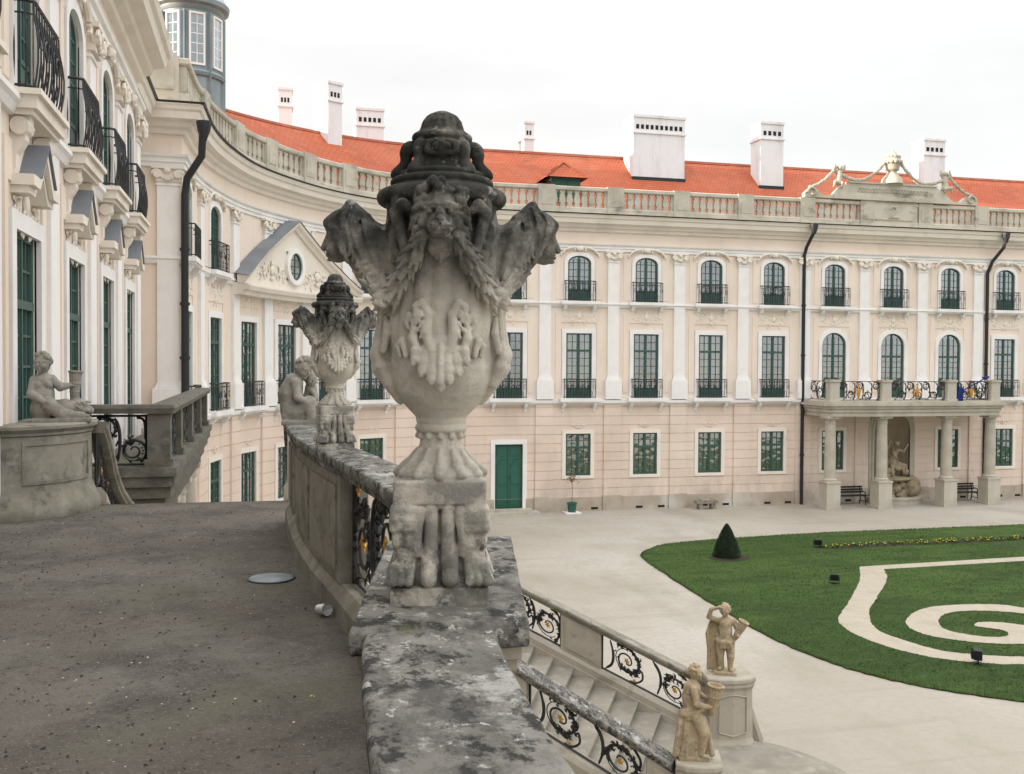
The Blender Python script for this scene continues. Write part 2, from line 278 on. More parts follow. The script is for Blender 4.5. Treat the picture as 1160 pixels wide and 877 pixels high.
# ------------------------------------------------------------------ sculpting by signed distances
class Sdf:
    def __init__(s,lo,hi,h):
        s.lo=np.array(lo,float); s.h=h; s.n=[int(math.ceil((b-a)/h))+1 for a,b in zip(lo,hi)]
        s.ax=[(s.lo[i]+np.arange(s.n[i])*h).astype(np.float32) for i in range(3)]
        s.g=np.full(s.n,.2,np.float32)
    def sub(s,lo,hi):
        ix=[]
        for i in range(3):
            a=max(0,int((lo[i]-s.lo[i])/s.h)); b=min(s.n[i],int((hi[i]-s.lo[i])/s.h)+2)
            if b<=a: return None
            ix.append(slice(a,b))
        return tuple(ix)
    def op(s,fn,lo,hi,k=.01,cut=False):
        ix=s.sub([a-k-s.h*3 for a in lo],[a+k+s.h*3 for a in hi])
        if ix is None: return
        X=s.ax[0][ix[0]][:,None,None]; Y=s.ax[1][ix[1]][None,:,None]; Z=s.ax[2][ix[2]][None,None,:]
        d=fn(X,Y,Z); g=s.g[ix]
        if cut: d=-d; h=np.maximum(k-np.abs(g-d),0)/k; s.g[ix]=np.maximum(g,d)+h*h*k*.25
        else: h=np.maximum(k-np.abs(g-d),0)/k; s.g[ix]=np.minimum(g,d)-h*h*k*.25
    def cap(s,a,b,ra,rb=None,k=.01,cut=False):
        rb=ra if rb is None else rb; a=np.array(a,float); b=np.array(b,float); ba=b-a; L2=float(ba@ba)+1e-12; m=max(ra,rb)
        def fn(X,Y,Z):
            t=np.clip(((X-a[0])*ba[0]+(Y-a[1])*ba[1]+(Z-a[2])*ba[2])/L2,0,1)
            return np.sqrt((X-a[0]-t*ba[0])**2+(Y-a[1]-t*ba[1])**2+(Z-a[2]-t*ba[2])**2)-(ra+(rb-ra)*t)
        s.op(fn,np.minimum(a,b)-m,np.maximum(a,b)+m,k,cut)
    def chain(s,pts,rs,k=.01):
        for i in range(len(pts)-1):
            r0,r1=(rs,rs) if isinstance(rs,(int,float)) else (rs[i],rs[i+1]); s.cap(pts[i],pts[i+1],r0,r1,k)
    def ell(s,c,r,k=.01,rot=None,cut=False):
        c=np.array(c,float); r=(r,)*3 if isinstance(r,(int,float)) else r; m=max(r); A=np.array(rot.to_3x3().transposed()) if rot else None; rm=min(r)
        def fn(X,Y,Z):
            x,y,z=X-c[0],Y-c[1],Z-c[2]
            if A is not None: x,y,z=[A[i,0]*x+A[i,1]*y+A[i,2]*z for i in range(3)]
            q=np.sqrt((x/r[0])**2+(y/r[1])**2+(z/r[2])**2); q2=np.sqrt((x/r[0]**2)**2+(y/r[1]**2)**2+(z/r[2]**2)**2)+1e-9
            return q*(q-1)/q2
        s.op(fn,c-m,c+m,k,cut)
    def box(s,c,hs,rad=.005,k=.004,rz=0,cut=False):
        c=np.array(c,float); m=math.hypot(hs[0],hs[1]); C,S=math.cos(rz),math.sin(rz)
        def fn(X,Y,Z):
            x,y,z=X-c[0],Y-c[1],Z-c[2]; x,y=C*x+S*y,-S*x+C*y
            qx,qy,qz=np.abs(x)-hs[0]+rad,np.abs(y)-hs[1]+rad,np.abs(z)-hs[2]+rad
            return np.sqrt(np.maximum(qx,0)**2+np.maximum(qy,0)**2+np.maximum(qz,0)**2)+np.minimum(np.maximum(np.maximum(qx,qy),qz),0)-rad
        s.op(fn,c-[m,m,hs[2]],c+[m,m,hs[2]],k,cut)
    def torus(s,c,Rr,r,k=.005):
        def fn(X,Y,Z): return np.sqrt((np.sqrt((X-c[0])**2+(Y-c[1])**2)-Rr)**2+(Z-c[2])**2)-r
        m=Rr+r; s.op(fn,(c[0]-m,c[1]-m,c[2]-r),(c[0]+m,c[1]+m,c[2]+r),k)
    def rev(s,prof,c=(0,0),k=.006,mod=None):
        zs=[p[1] for p in prof]; rs=[p[0] for p in prof]; m=max(rs)
        def fn(X,Y,Z):
            rho=np.sqrt((X-c[0])**2+(Y-c[1])**2); r=np.interp(Z,zs,rs).astype(np.float32)
            if mod: r=r+mod(np.arctan2(Y-c[1],X-c[0]),Z)
            dz=np.maximum(zs[0]-Z,Z-zs[-1]); return np.maximum((rho-r)*.85,dz)
        s.op(fn,(c[0]-m-.02,c[1]-m-.02,zs[0]),(c[0]+m+.02,c[1]+m+.02,zs[-1]),k)
    def mesh(s,name,m,noise_amp=0):
        g=s.g; g[0]=g[-1]=.1; g[:,0]=g[:,-1]=.1; g[:,:,0]=g[:,:,-1]=.1
        neg=g<0; nx,ny,nz=g.shape
        allc=neg[:-1,:-1,:-1].astype(np.uint8)
        cnt=np.zeros((nx-1,ny-1,nz-1),np.uint8)
        for dx in (0,1):
            for dy in (0,1):
                for dz in (0,1): cnt+=neg[dx:nx-1+dx,dy:ny-1+dy,dz:nz-1+dz]
        act=(cnt>0)&(cnt<8); I,J,K=np.nonzero(act); idx=np.full(act.shape,-1,np.int64); idx[I,J,K]=np.arange(len(I))
        acc=np.zeros((len(I),3)); num=np.zeros(len(I)); cr=[(a,b,c) for a in (0,1) for b in (0,1) for c in (0,1)]
        for p in cr:
            for ax in range(3):
                if p[ax]==0:
                    q=list(p); q[ax]=1; a=g[I+p[0],J+p[1],K+p[2]]; b=g[I+q[0],J+q[1],K+q[2]]; ok=(a<0)!=(b<0)
                    t=np.where(ok,a/np.where(a==b,1,a-b),0); w=np.array(p,float)[None,:].repeat(len(I),0); w[:,ax]=t
                    acc+=w*ok[:,None]; num+=ok
        V=(acc/num[:,None]+np.stack([I,J,K],1))*s.h+s.lo
        F=[]
        for ax in range(3):
            sl0=[slice(1,-1)]*3; sl1=[slice(1,-1)]*3; sl0[ax]=slice(0,-1); sl1[ax]=slice(1,None)
            a=neg[tuple(sl0)]; b=neg[tuple(sl1)]; ch=a!=b; P=np.stack(np.nonzero(ch),1); sgn=a[tuple(P.T)]
            off=np.ones(3,int); off[ax]=0; P=P+off
            u,v=[i for i in range(3) if i!=ax]
            if ax==1: u,v=v,u
            q=[]
            for du,dv in ((-1,-1),(0,-1),(0,0),(-1,0)):
                Q=P.copy(); Q[:,u]+=du; Q[:,v]+=dv; q.append(idx[Q[:,0],Q[:,1],Q[:,2]])
            q=np.stack(q,1); q[~sgn]=q[~sgn][:,::-1]; F.append(q)
        F=np.concatenate(F)
        me=bpy.data.meshes.new(name); me.vertices.add(len(V)); me.vertices.foreach_set('co',V.astype(np.float32).ravel())
        me.loops.add(len(F)*4); me.loops.foreach_set('vertex_index',F.ravel().astype(np.int32)); me.polygons.add(len(F))
        me.polygons.foreach_set('loop_start',(np.arange(len(F))*4).astype(np.int32)); me.polygons.foreach_set('loop_total',np.full(len(F),4,np.int32))
        me.polygons.foreach_set('use_smooth',np.ones(len(F),bool)); me.update(calc_edges=True); me.validate(); me.materials.append(m); s.g=None
        return me
# ------------------------------------------------------------------ sculptures
def head(d,c,r,f,k=.012,curls=26,rnd=None):
    """child's head at c, radius r, facing horizontal direction f (unit 3-vector)"""
    rnd=rnd or random.Random(3); c=Vector(c); f=Vector(f).normalized(); up=Vector((0,0,1)); s=f.cross(up).normalized(); u=s.cross(f).normalized()
    P=lambda a,b,cc: tuple(c+f*a*r+s*b*r+u*cc*r)
    d.ell(tuple(c),(r*.92,r*.92,r*1.08),k); d.ell(P(.35,0,-.42),r*.62,k)
    for q in (-1,1):
        d.ell(P(.62,q*.42,-.3),r*.34,k*.8); d.ell(P(.97,q*.33,.06),r*.15,.004,cut=True); d.ell(P(.84,q*.33,.05),r*.13,.003)
        d.ell(P(0,q*.95,-.05),(r*.16,)*3,.004); d.cap(P(.88,q*.15,.24),P(.72,q*.55,.22),r*.09,None,.006)
    d.cap(P(.9,0,.12),P(1.1,0,-.18),r*.08,r*.14,.006); d.cap(P(.98,-.2,-.48),P(.98,.2,-.48),r*.06,None,.004); d.cap(P(.93,-.15,-.6),P(.93,.15,-.6),r*.07,None,.004); d.ell(P(.78,0,-.82),r*.2,.008)
    for i in range(curls):
        a=rnd.uniform(0,2*PI); e=rnd.uniform(-.1,1.45); x=math.cos(a)*math.cos(e); y=math.sin(a)*math.cos(e); z=math.sin(e)
        if x>.45 and z<.75: continue
        d.ell(P(x*.9,y*.9,z*1.0+.05),r*rnd.uniform(.2,.3),.004)
def handf(d,p,dirv,r=.022):
    p=Vector(p); dv=Vector(dirv).normalized(); s=dv.cross(Vector((0,0,1))); s=s.normalized() if s.length>.1 else Vector((1,0,0))
    d.ell(tuple(p+dv*r*.6),(r*1.15,r*1.15,r*.9),.006)
    for i in range(4):
        a=p+dv*r*1.2+s*r*(i-1.5)*.55; b=a+dv*r*(1.3 if i in (1,2) else 1.0)+Vector((0,0,-r*.35)); d.cap(tuple(a),tuple(b),r*.28,r*.22,.002)
    d.cap(tuple(p-s*r*.8),tuple(p-s*r*1.5+dv*r*.9),r*.3,r*.24,.004)
def foot(d,p,dirv,r=.03):
    p=Vector(p); dv=Vector(dirv).normalized(); s=dv.cross(Vector((0,0,1))).normalized(); d.cap(tuple(p),tuple(p+dv*r*2),r,r*.75,.01)
    for i in range(5): a=p+dv*r*2.5+s*r*(i-2)*.38+Vector((0,0,-r*.3)); d.ell(tuple(a),r*(.3 if i else .36),.004)
def fluted_vase(d,a,b,ra,rb,k=.006):
    a=Vector(a); b=Vector(b); ax=(b-a).normalized(); d.cap(tuple(a),tuple(b-ax*rb*.3),ra,rb*.82,k)
    o=ax.orthogonal().normalized(); w=ax.cross(o)
    for i in range(14):
        an=i*2*PI/14; q=o*math.cos(an)+w*math.sin(an); d.cap(tuple(a+q*ra*.85),tuple(b-ax*rb*.25+q*rb*.8),ra*.25,rb*.2,.003); 
        q2=o*math.cos(an+.22)+w*math.sin(an+.22); d.cap(tuple(b+q*rb*.98),tuple(b+q2*rb*.98),rb*.17,None,.01)
    for t in (.3,.6): 
        for i in range(12): an=i*2*PI/12; q=o*math.cos(an)+w*math.sin(an); rr=ra+(rb-ra)*t; d.ell(tuple(a+(b-a)*t+q*rr*.95),rr*.22,.003)
    d.ell(tuple(b+ax*rb*.12),rb*.75,.004,cut=True)
def drape(d,pts,rs,n=5,spread=.03,k=.01,seed=1):
    rnd=random.Random(seed)
    for j in range(n):
        o=Vector(((j-(n-1)/2)*spread,rnd.uniform(-.015,.015),0)); d.chain([tuple(Vector(p)+o*(1+.6*i/len(pts))) for i,p in enumerate(pts)],rs,k)
def putto_vase():
    rnd_=random.Random(6)
    d=Sdf((-.40,-.30,-.01),(.46,.26,.82),.0065)
    d.box((.02,0,.02),(.36,.19,.025),.012); d.ell((-.2,.02,.14),(.165,.16,.125),.03); d.chain([(-.2,.02,.16),(-.205,.0,.32),(-.2,0,.45)],[.145,.132,.115],.03)
    d.cap((-.30,-.01,.475),(-.10,0,.48),.06,None,.03); d.cap((-.2,0,.50),(-.2,-.01,.58),.052,None,.02); d.ell((-.2,-.09,.29),(.11,.075,.10),.03); d.ell((-.2,-.165,.27),.010,.004,cut=True)
    for q in (-1,1): d.ell((-.2+q*.058,-.085,.42),(.055,.045,.045),.02)
    head(d,(-.21,-.02,.675),.112,(-.45,-.85,-.05),curls=46)
    d.chain([(-.10,0,.48),(.0,-.03,.40),(.11,.01,.415)],[.060,.050,.036],.015); handf(d,(.115,-.0,.415),(1,-.1,0),.026)
    d.chain([(-.31,-.02,.47),(-.34,-.10,.32),(-.19,-.21,.24)],[.060,.054,.036],.015); handf(d,(-.17,-.22,.235),(1,-.1,-.2),.026)
    d.chain([(-.2,-.06,.12),(-.12,-.16,.19),(.04,-.12,.08),(.27,-.14,.07)],[.105,.09,.068,.044],.02); foot(d,(.28,-.14,.065),(1,0,0))
    d.chain([(-.16,.06,.14),(.06,-.02,.17),(.24,.0,.15)],[.105,.09,.06],.02); foot(d,(.27,0,.12),(1,0,.1),.03)
    fluted_vase(d,(.17,.06,.24),(.185,.06,.575),.050,.082); d.chain([(.02,.05,.12),(.2,.06,.17),(.36,.06,.12)],[.09,.10,.05],.02)
    for i in range(26): x=-.02+.38*rnd_.random(); a=rnd_.uniform(.2,2.6); d.cap((x,.02-.10*math.cos(a),.13+.10*math.sin(a)),(x+.035,.02-.115*math.cos(a),.115+.10*math.sin(a)),.012,.006,.003)
    return d.mesh('putto_body',M['putto'])
def putto_bowed():
    d=Sdf((-.26,-.26,-.01),(.30,.26,.72),.0065)
    d.box((.0,0,.02),(.18,.16,.025),.012); d.ell((-.06,0,.14),(.125,.13,.12),.03); d.chain([(-.07,0,.15),(-.1,0,.3),(-.06,0,.42)],[.12,.11,.095],.03)
    d.cap((-.04,-.1,.42),(-.05,.09,.43),.048,None,.03); d.cap((-.05,0,.45),(.01,-.01,.51),.045,None,.02); head(d,(.03,-.02,.575),.098,(.6,-.6,-.5),rnd=random.Random(5))
    d.chain([(-.04,-.11,.42),(-.02,-.16,.27),(.12,-.12,.2)],[.046,.04,.03],.015); handf(d,(.12,-.12,.2),(1,.1,-.3))
    d.chain([(-.04,-.06,.12),(.09,-.11,.22),(.1,-.12,.07)],[.085,.065,.045],.02); foot(d,(.1,-.13,.055),(1,-.1,0))
    d.chain([(-.04,.06,.12),(.1,.07,.2),(.12,.06,.06)],[.085,.065,.045],.02); foot(d,(.12,.05,.055),(1,0,0))
    d.chain([(.12,.12,.08),(.11,.12,.26),(.11,.1,.36)],[.08,.075,.06],.02); head(d,(.11,.08,.45),.068,(.3,-.9,0),curls=14); d.chain([(.12,.05,.33),(.16,-.03,.26),(.1,-.08,.2)],[.03,.025,.02],.01)
    d.cap((-.13,-.06,.08),(.12,-.1,.07),.05,.035,.02)
    return d.mesh('putto_body',M['putto'])
def statue_basket():
    d=Sdf((-.42,-.30,-.02),(.48,.30,1.34),.0085)
    d.box((0,0,.025),(.2,.17,.035),.01)
    d.chain([(.09,-.05,.11),(.1,-.05,.33),(.075,0,.58)],[.045,.068,.1],.02); d.chain([(-.08,.0,.11),(-.09,-.02,.33),(-.075,0,.58)],[.045,.07,.1],.02)
    foot(d,(.09,-.06,.1),(.2,-1,0),.035); foot(d,(-.08,-.02,.1),(-.4,-1,0),.035)
    d.ell((0,.01,.62),(.15,.12,.12),.03); d.chain([(0,.01,.66),(0,.01,.8),(0,0,.93)],[.13,.12,.12],.03); d.ell((0,-.06,.74),(.1,.07,.11),.03)
    d.cap((-.13,0,.97),(.13,0,.96),.055,None,.03); d.cap((0,0,.98),(-.01,-.01,1.08),.048,None,.02); head(d,(-.015,-.02,1.18),.105,(-.2,-1,.15),rnd=random.Random(9))
    d.chain([(-.15,0,.97),(-.3,-.05,1.04),(-.26,-.1,1.19),(-.12,-.13,1.24)],[.052,.046,.038,.028],.012); handf(d,(-.12,-.13,1.24),(1,-.1,0),.024)
    d.chain([(.15,0,.96),(.23,.0,.78),(.22,-.12,.72)],[.052,.045,.03],.015); handf(d,(.22,-.12,.72),(.6,-.6,.1),.024)
    fluted_vase(d,(.17,-.04,.66),(.33,-.05,.98),.045,.095)
    drape(d,[(-.16,.08,.97),(-.22,.07,.7),(-.18,.06,.4),(-.17,.05,.06)],[.03,.038,.03,.034],7,.030,.005)
    for i in range(9): a=i*PI/8; d.ell((-.15*math.cos(a)*.95,-.12*math.sin(a),.60+.02*math.sin(i*2.3)),.042,.012)
    drape(d,[(0,-.12,.6),(.01,-.12,.5)],[.045,.025],5,.035,seed=4)
    return d.mesh('statue_body',M['sand'])
def statue_vase():
    d=Sdf((-.40,-.34,-.02),(.52,.34,1.40),.0085)
    d.box((0,0,.02),(.22,.2,.03),.01)
    d.chain([(-.02,0,.66),(-.02,0,.4),(-.04,.02,.1)],[.135,.155,.17],.03); drape(d,[(-.07,-.10,.70),(-.07,-.14,.45),(-.10,-.15,.06)],[.022,.030,.036],8,.036,.005,seed=2); drape(d,[(-.17,-.04,.62),(-.19,-.06,.35),(-.22,-.06,.06)],[.02,.03,.035],5,.02,.005,seed=3)
    d.chain([(.03,-.12,.62),(.13,-.16,.40),(.1,-.17,.1)],[.1,.075,.045],.02); foot(d,(.12,-.17,.07),(1,-.2,0),.036); drape(d,[(.08,-.1,.6),(.14,-.1,.35),(.18,-.08,.08)],[.04,.045,.05],3,.05,seed=6)
    d.cap((-.17,-.1,.64),(.1,-.14,.74),.05,.04,.02); d.chain([(-.2,-.04,.62),(-.12,-.14,.64),(.02,-.17,.70),(.10,-.15,.76)],[.03,.04,.035,.02],.006); d.chain([(-.2,-.04,.58),(-.10,-.15,.59),(.03,-.18,.64)],[.022,.028,.02],.004)
    d.chain([(-.03,0,.72),(-.05,0,.88),(-.03,0,1.0)],[.13,.125,.125],.03); d.cap((-.02,-.13,1.03),(-.03,.13,1.03),.055,None,.03); d.cap((-.02,0,1.05),(.0,0,1.15),.045,None,.02)
    head(d,(.01,0,1.24),.1,(.95,-.2,.0),curls=40,rnd=random.Random(12)); d.ell((-.09,0,1.25),.05,.01)
    d.chain([(-.02,-.15,1.03),(.02,-.2,.83),(.2,-.15,.78)],[.055,.048,.03],.015); handf(d,(.2,-.15,.78),(1,.2,0),.025)
    d.chain([(-.02,.14,1.03),(.08,.18,.86),(.22,.1,.8)],[.055,.045,.03],.015); handf(d,(.22,.1,.8),(1,-.2,0),.025)
    fluted_vase(d,(.25,-.02,.66),(.31,-.02,1.05),.055,.115)
    return d.mesh('statue_body',M['sand'])
def urn_mesh(h=.0031):
    d=Sdf((-.325,-.27,-.01),(.325,.27,1.305),h); rnd=random.Random(2)
    rot=lambda p,a:(p[0]*math.cos(a)-p[1]*math.sin(a),p[0]*math.sin(a)+p[1]*math.cos(a),p[2])
    # pedestal foot: slab, clawed scroll legs, block
    d.box((0,0,.025),(.122,.122,.026),.006); d.box((0,0,.16),(.088,.088,.11),.01); d.box((0,0,.292),(.116,.116,.031),.006); d.box((0,0,.262),(.108,.108,.012),.004)
    for q in range(4):
        a=q*PI/2; ca=a+PI/4
        for x in (-.0215,.0215):
            d.cap(rot((x,-.098,.10),a),rot((x,-.100,.25),a),.0185,.0175,.002); d.cap(rot((x*1.15,-.100,.115),a),rot((x*1.25,-.117,.072),a),.022,.021,.004)
        for t,(r0,z0) in enumerate(((.112,.238),(.114,.21),(.106,.17),(.098,.145))):
            d.box(rot((r0*.80*1.0,-r0*.80,z0),a)[:2]+(z0,),(.034,.034,.022),.014,.010,rz=a)
        d.cap(rot((.085,-.085,.12),a),rot((.092,-.092,.078),a),.030,.028,.006); 
        for x in (.072,.092,.112): d.cap(rot((x,-.108,.1),a),rot((x+.004,-.124,.066),a),.013,.012,.003); d.cap(rot((.108,-x,.1),a),rot((.124,-x-.004,.066),a),.013,.012,.003)
        for x in (-1,1): d.cap(rot((x*.058,-.108,.15),a),rot((x*.05,-.112,.245),a),.010,.014,.003)
    # foot
    pf=[(.105,.318),(.108,.332),(.098,.345),(.078,.36),(.062,.385),(.056,.41),(.056,.44),(.062,.445)]
    d.rev(pf,k=.006,mod=lambda t,z:.006*np.abs(np.cos(6*t))*np.clip((.43-z)/.08,0,1)-.003)
    for q in range(12):
        a=q*PI/6; c,s_=math.cos(a),math.sin(a); d.cap((c*.060,s_*.060,.395),(c*.084,s_*.084,.355),.006,.013,.003); d.ell((c*.058,s_*.058,.432),.009,.002); d.chain([(c*.070,s_*.070,.375),(c*.086,s_*.086,.362),(c*.097,s_*.097,.352)],[.006,.008,.005],.002); d.cap((c*.085,s_*.085,.352),(c*.108,s_*.108,.334),.017,.014,.004)
    d.torus((0,0,.452),.056,.011); d.torus((0,0,.472),.054,.010)
    # bowl and body
    body=[(.055,.47),(.070,.486),(.092,.51),(.112,.54),(.126,.575),(.134,.61),(.137,.65),(.137,.70),(.139,.75),(.143,.80),(.147,.86),(.149,.92),(.145,.98),(.140,1.02),(.142,1.04)]
    def fl(t,z):
        m=np.clip((z-.655)/.05,0,1)*np.clip((1.0-z)/.06,0,1); return (.007*np.abs(np.sin(9*t+.5*np.sin(z*12)))-.004)*m+.0012*np.sin(3*t+z*40)
    d.rev(body,k=.008,mod=fl)
    # acanthus leaf clusters round the bowl, volutes at the sides
    for q in range(4):
        a=q*PI/2; side=q%2
        rr=lambda z:float(np.interp(z,[b[1] for b in body],[b[0] for b in body]))
        def S(ang,z,o=0): r=rr(z)+o; th=-PI/2+ang+a; return (r*math.cos(th),r*math.sin(th),z)
        if not side:
            for j,(an,zl,wd) in enumerate(((-.40,.625,.75),(-.28,.598,.85),(-.14,.578,.95),(0,.562,1.0),(.14,.578,.95),(.28,.598,.85),(.40,.625,.75))):
                d.chain([S(an*.55,.685,-.002),S(an*.8,.655,.006),S(an,zl+.028,.016),S(an,zl+.004,.024),S(an*1.03,zl-.006,.032)],[.006*wd,.012*wd,.0155*wd,.0135*wd,.006*wd],.005)
                d.ell(S(an+.05,zl+.004,.027),.006,.002)
            for w in (-1,1):   # S-shaped acanthus sprays above the shell
                d.chain([S(w*.16,.655,.010),S(w*.24,.70,.010),S(w*.20,.745,.006),S(w*.30,.775,.008),S(w*.40,.765,.012),S(w*.40,.742,.014),S(w*.34,.738,.012)],[.010,.014,.012,.011,.010,.008,.006],.004)
                d.chain([S(w*.34,.64,.012),S(w*.46,.685,.012),S(w*.44,.725,.008),S(w*.54,.745,.008),S(w*.60,.725,.010),S(w*.56,.71,.010)],[.008,.012,.010,.009,.008,.005],.004)
                for k2 in range(7): t=k2/6; d.cap(S(w*(.27+.10*t),.70+.05*math.sin(t*3),.016),S(w*(.33+.13*t),.685+.05*math.sin(t*3),.018),.006,.003,.002)
                d.chain([S(w*.62,.64,.008),S(w*.70,.68,.008),S(w*.80,.665,.010),S(w*.76,.64,.008)],[.007,.010,.008,.005],.003)
            d.chain([S(0,.67,.014),S(0,.62,.022),S(0,.575,.032)],[.006,.008,.009],.003)
        else:
            d.chain([S(0,.86,.004),S(0,.76,.006),S(0,.69,.010),S(0,.645,.016),S(0,.618,.020)],[.014,.018,.024,.030,.023],.008)
            for w in (-.16,.16): d.chain([S(w,.80,.004),S(w*.9,.70,.014),S(w,.64,.021),S(w*1.1,.615,.017),S(w*.9,.57,.010),S(w*.3,.53,.006)],[.008,.011,.014,.017,.014,.008],.005)
            d.ell(S(0,.612,.022),(.023,.023,.023),.005); d.chain([S(0,.60,.02),S(0,.56,.008),S(0,.52,.006)],[.02,.014,.008],.008)
            for w in (-1,1): d.chain([S(w*.3,.74,.006),S(w*.42,.70,.012),S(w*.36,.655,.018),S(w*.28,.67,.018)],[.007,.010,.009,.006],.003)
    # shoulder, lid
    d.torus((0,0,1.056),.146,.0205,.003); d.rev([(.13,1.03),(.150,1.05),(.148,1.072),(.134,1.082),(.120,1.090),(.118,1.104),(.100,1.112),(.090,1.125),(.082,1.13),(.074,1.15),(.070,1.18),(.066,1.215),(.07,1.222)],k=.004)
    d.torus((0,0,1.096),.121,.011,.002); d.torus((0,0,1.117),.100,.008,.002)
    d.rev([(.07,1.205),(.076,1.213),(.074,1.224),(.062,1.228),(.0575,1.24),(.052,1.258),(.04,1.275),(.018,1.286),(.004,1.288)],k=.003,mod=lambda t,z:-.004*np.abs(np.cos(8*t))*(z>1.23))
    d.torus((0,0,1.216),.069,.0085,.003)
    d.torus((0,0,1.228),.061,.004,.002)
    for q in range(8):
        a=q*PI/4; f=1. if q%2==0 else .85; c,s_=math.cos(a),math.sin(a)
        if q%2==0 and q in (2,6):   # front and back cartouche
            d.ell((c*.07,s_*.07,1.175),(.026,.016,.028),.004); 
            for w in (-1,1): d.chain([(w*.014,s_*.078,1.196),(w*.034,s_*.074,1.19),(w*.036,s_*.076,1.168),(w*.022,s_*.08,1.16)],[.006,.008,.008,.006],.003)
            for w in (-1,0,1): d.ell((w*.014,s_*.082,1.186-.006*abs(w)),.008,.003)
        else:
            P=lambda r,z:(c*r*f,s_*r*f,z)
            d.chain([P(.062,1.2),P(.082,1.195),P(.092,1.175),P(.092,1.15),P(.105,1.13),P(.122,1.118)],[.008,.013,.016,.014,.016,.010],.004); d.ell(P(.086,1.185),.020,.004); d.ell(P(.112,1.122),.018,.004)
    # lion masks front and back
    for q in (0,2):
        a=q*PI/2; P=lambda x,y,z:rot((x,y,z),a)
        d.ell(P(0,-.165,.99),(.052,.055,.066),.012); d.ell(P(0,-.205,.958),(.032,.036,.028),.010); d.ell(P(0,-.225,.940),(.024,.022,.016),.006)
        d.cap(P(0,-.206,1.005),P(0,-.238,.968),.011,.013,.006); d.ell(P(0,-.243,.964),(.013,.008,.008),.003)
        for w in (-1,1):
            d.ell(P(w*.025,-.219,.992),(.013,.013,.009),.004,cut=True); d.ell(P(w*.025,-.209,.992),.0095,.002); d.cap(P(w*.010,-.219,1.008),P(w*.042,-.203,1.006),.0085,.007,.005)
            d.ell(P(w*.015,-.238,.950),(.017,.016,.014),.003); d.ell(P(w*.038,-.195,.965),(.016,.018,.02),.008); d.ell(P(w*.006,-.249,.965),.0035,.001,cut=True)
            for j,(x,z) in enumerate(((.052,1.02),(.06,1.0),(.062,.975),(.058,.95),(.05,.925))): d.chain([P(w*x*.75,-.19,z+.012),P(w*x,-.186,z),P(w*(x+.010),-.176,z-.022)],[.0085,.0095,.005],.002)
            d.chain([P(w*.075,-.15,1.005),P(w*.092,-.145,1.018),P(w*.108,-.132,1.0),P(w*.10,-.136,.96),P(w*.088,-.142,.91),P(w*.08,-.146,.85)],[.010,.016,.017,.014,.011,.006],.004)
        d.cap(P(-.018,-.247,.9405),P(.018,-.247,.9405),.0028,.0028,.001,cut=True)
        for j in range(34):
            x=-.058+.116*rnd.random(); z=1.03+.045*rnd.random()-.2*x*x*40; d.ell(P(x,-.165-.035*rnd.random(),z),.0115,.002)
        for j in range(5): x=(j-2)*.010; d.chain([P(x*.9,-.205,.930),P(x*1.1,-.185,.905),P(x*.9,-.168,.875+.008*abs(j-2))],[.010,.010,.005],.002)
        for w in (-1,1): d.cap(P(w*.020,-.250,.950),P(w*.040,-.225,.946),.0022,.0022,.001,cut=True); d.ell(P(w*.024,-.216,.990),.0085,.002); d.cap(P(w*.012,-.226,.999),P(w*.036,-.212,.999),.0035,.003,.002)
    # side figures: hooded heads leaning out
    for w in (-1,1):
        X=lambda r,y,z:(w*r,y,z)
        d.chain([X(.135,0,.79),X(.175,0,.86),X(.215,0,.93)],[.022,.040,.046],.02); d.chain([X(.12,0,.955),X(.17,0,.945),X(.235,0,.98)],[.030,.030,.044],.012); d.chain([X(.14,0,.90),X(.19,0,.95)],[.04,.05],.02)
        d.ell(X(.248,0,.962),(.044,.043,.052),.01)                         # skull
        d.ell(X(.262,0,.925),(.030,.031,.036),.012); d.ell(X(.266,0,.900),(.017,.017,.013),.008)
        d.cap(X(.291,0,.955),X(.300,0,.925),.006,.009,.004); d.ell(X(.288,0,.905),(.009,.013,.005),.003); d.ell(X(.284,0,.894),(.009,.012,.005),.003)
        for y in (-1,1): d.ell(X(.290,y*.016,.948),(.009,.010,.007),.003,cut=True); d.ell(X(.277,y*.022,.915),.016,.006); d.ell(X(.284,y*.016,.947),.0075,.002)
        d.ell(X(.246,0,.985),(.050,.050,.044),.012); d.ell(X(.283,0,.990),(.020,.030,.016),.010)     # hood with rolled brim
        d.chain([X(.210,0,.995),X(.230,0,1.022),X(.234,0,1.042)],[.034,.024,.012],.012)
        for y in (-1,1):
            d.chain([X(.288,y*.018,.985),X(.272,y*.038,.972),X(.262,y*.044,.945),X(.248,y*.043,.91),X(.235,y*.040,.885)],[.009,.011,.011,.010,.006],.004)
            d.chain([X(.230,y*.040,.96),X(.215,y*.046,.92),X(.195,y*.042,.88),X(.172,y*.036,.83),X(.15,y*.028,.79)],[.012,.015,.015,.013,.008],.010)
            d.chain([X(.195,y*.030,.985),X(.185,y*.042,.95),X(.17,y*.044,.90),X(.155,y*.040,.85)],[.010,.013,.013,.008],.010)
            for j in range(9): t=j/8; d.cap(X(.225-.075*t,y*.052,.925-.12*t),X(.232-.075*t,y*.050,.900-.12*t),.0085,.004,.003)
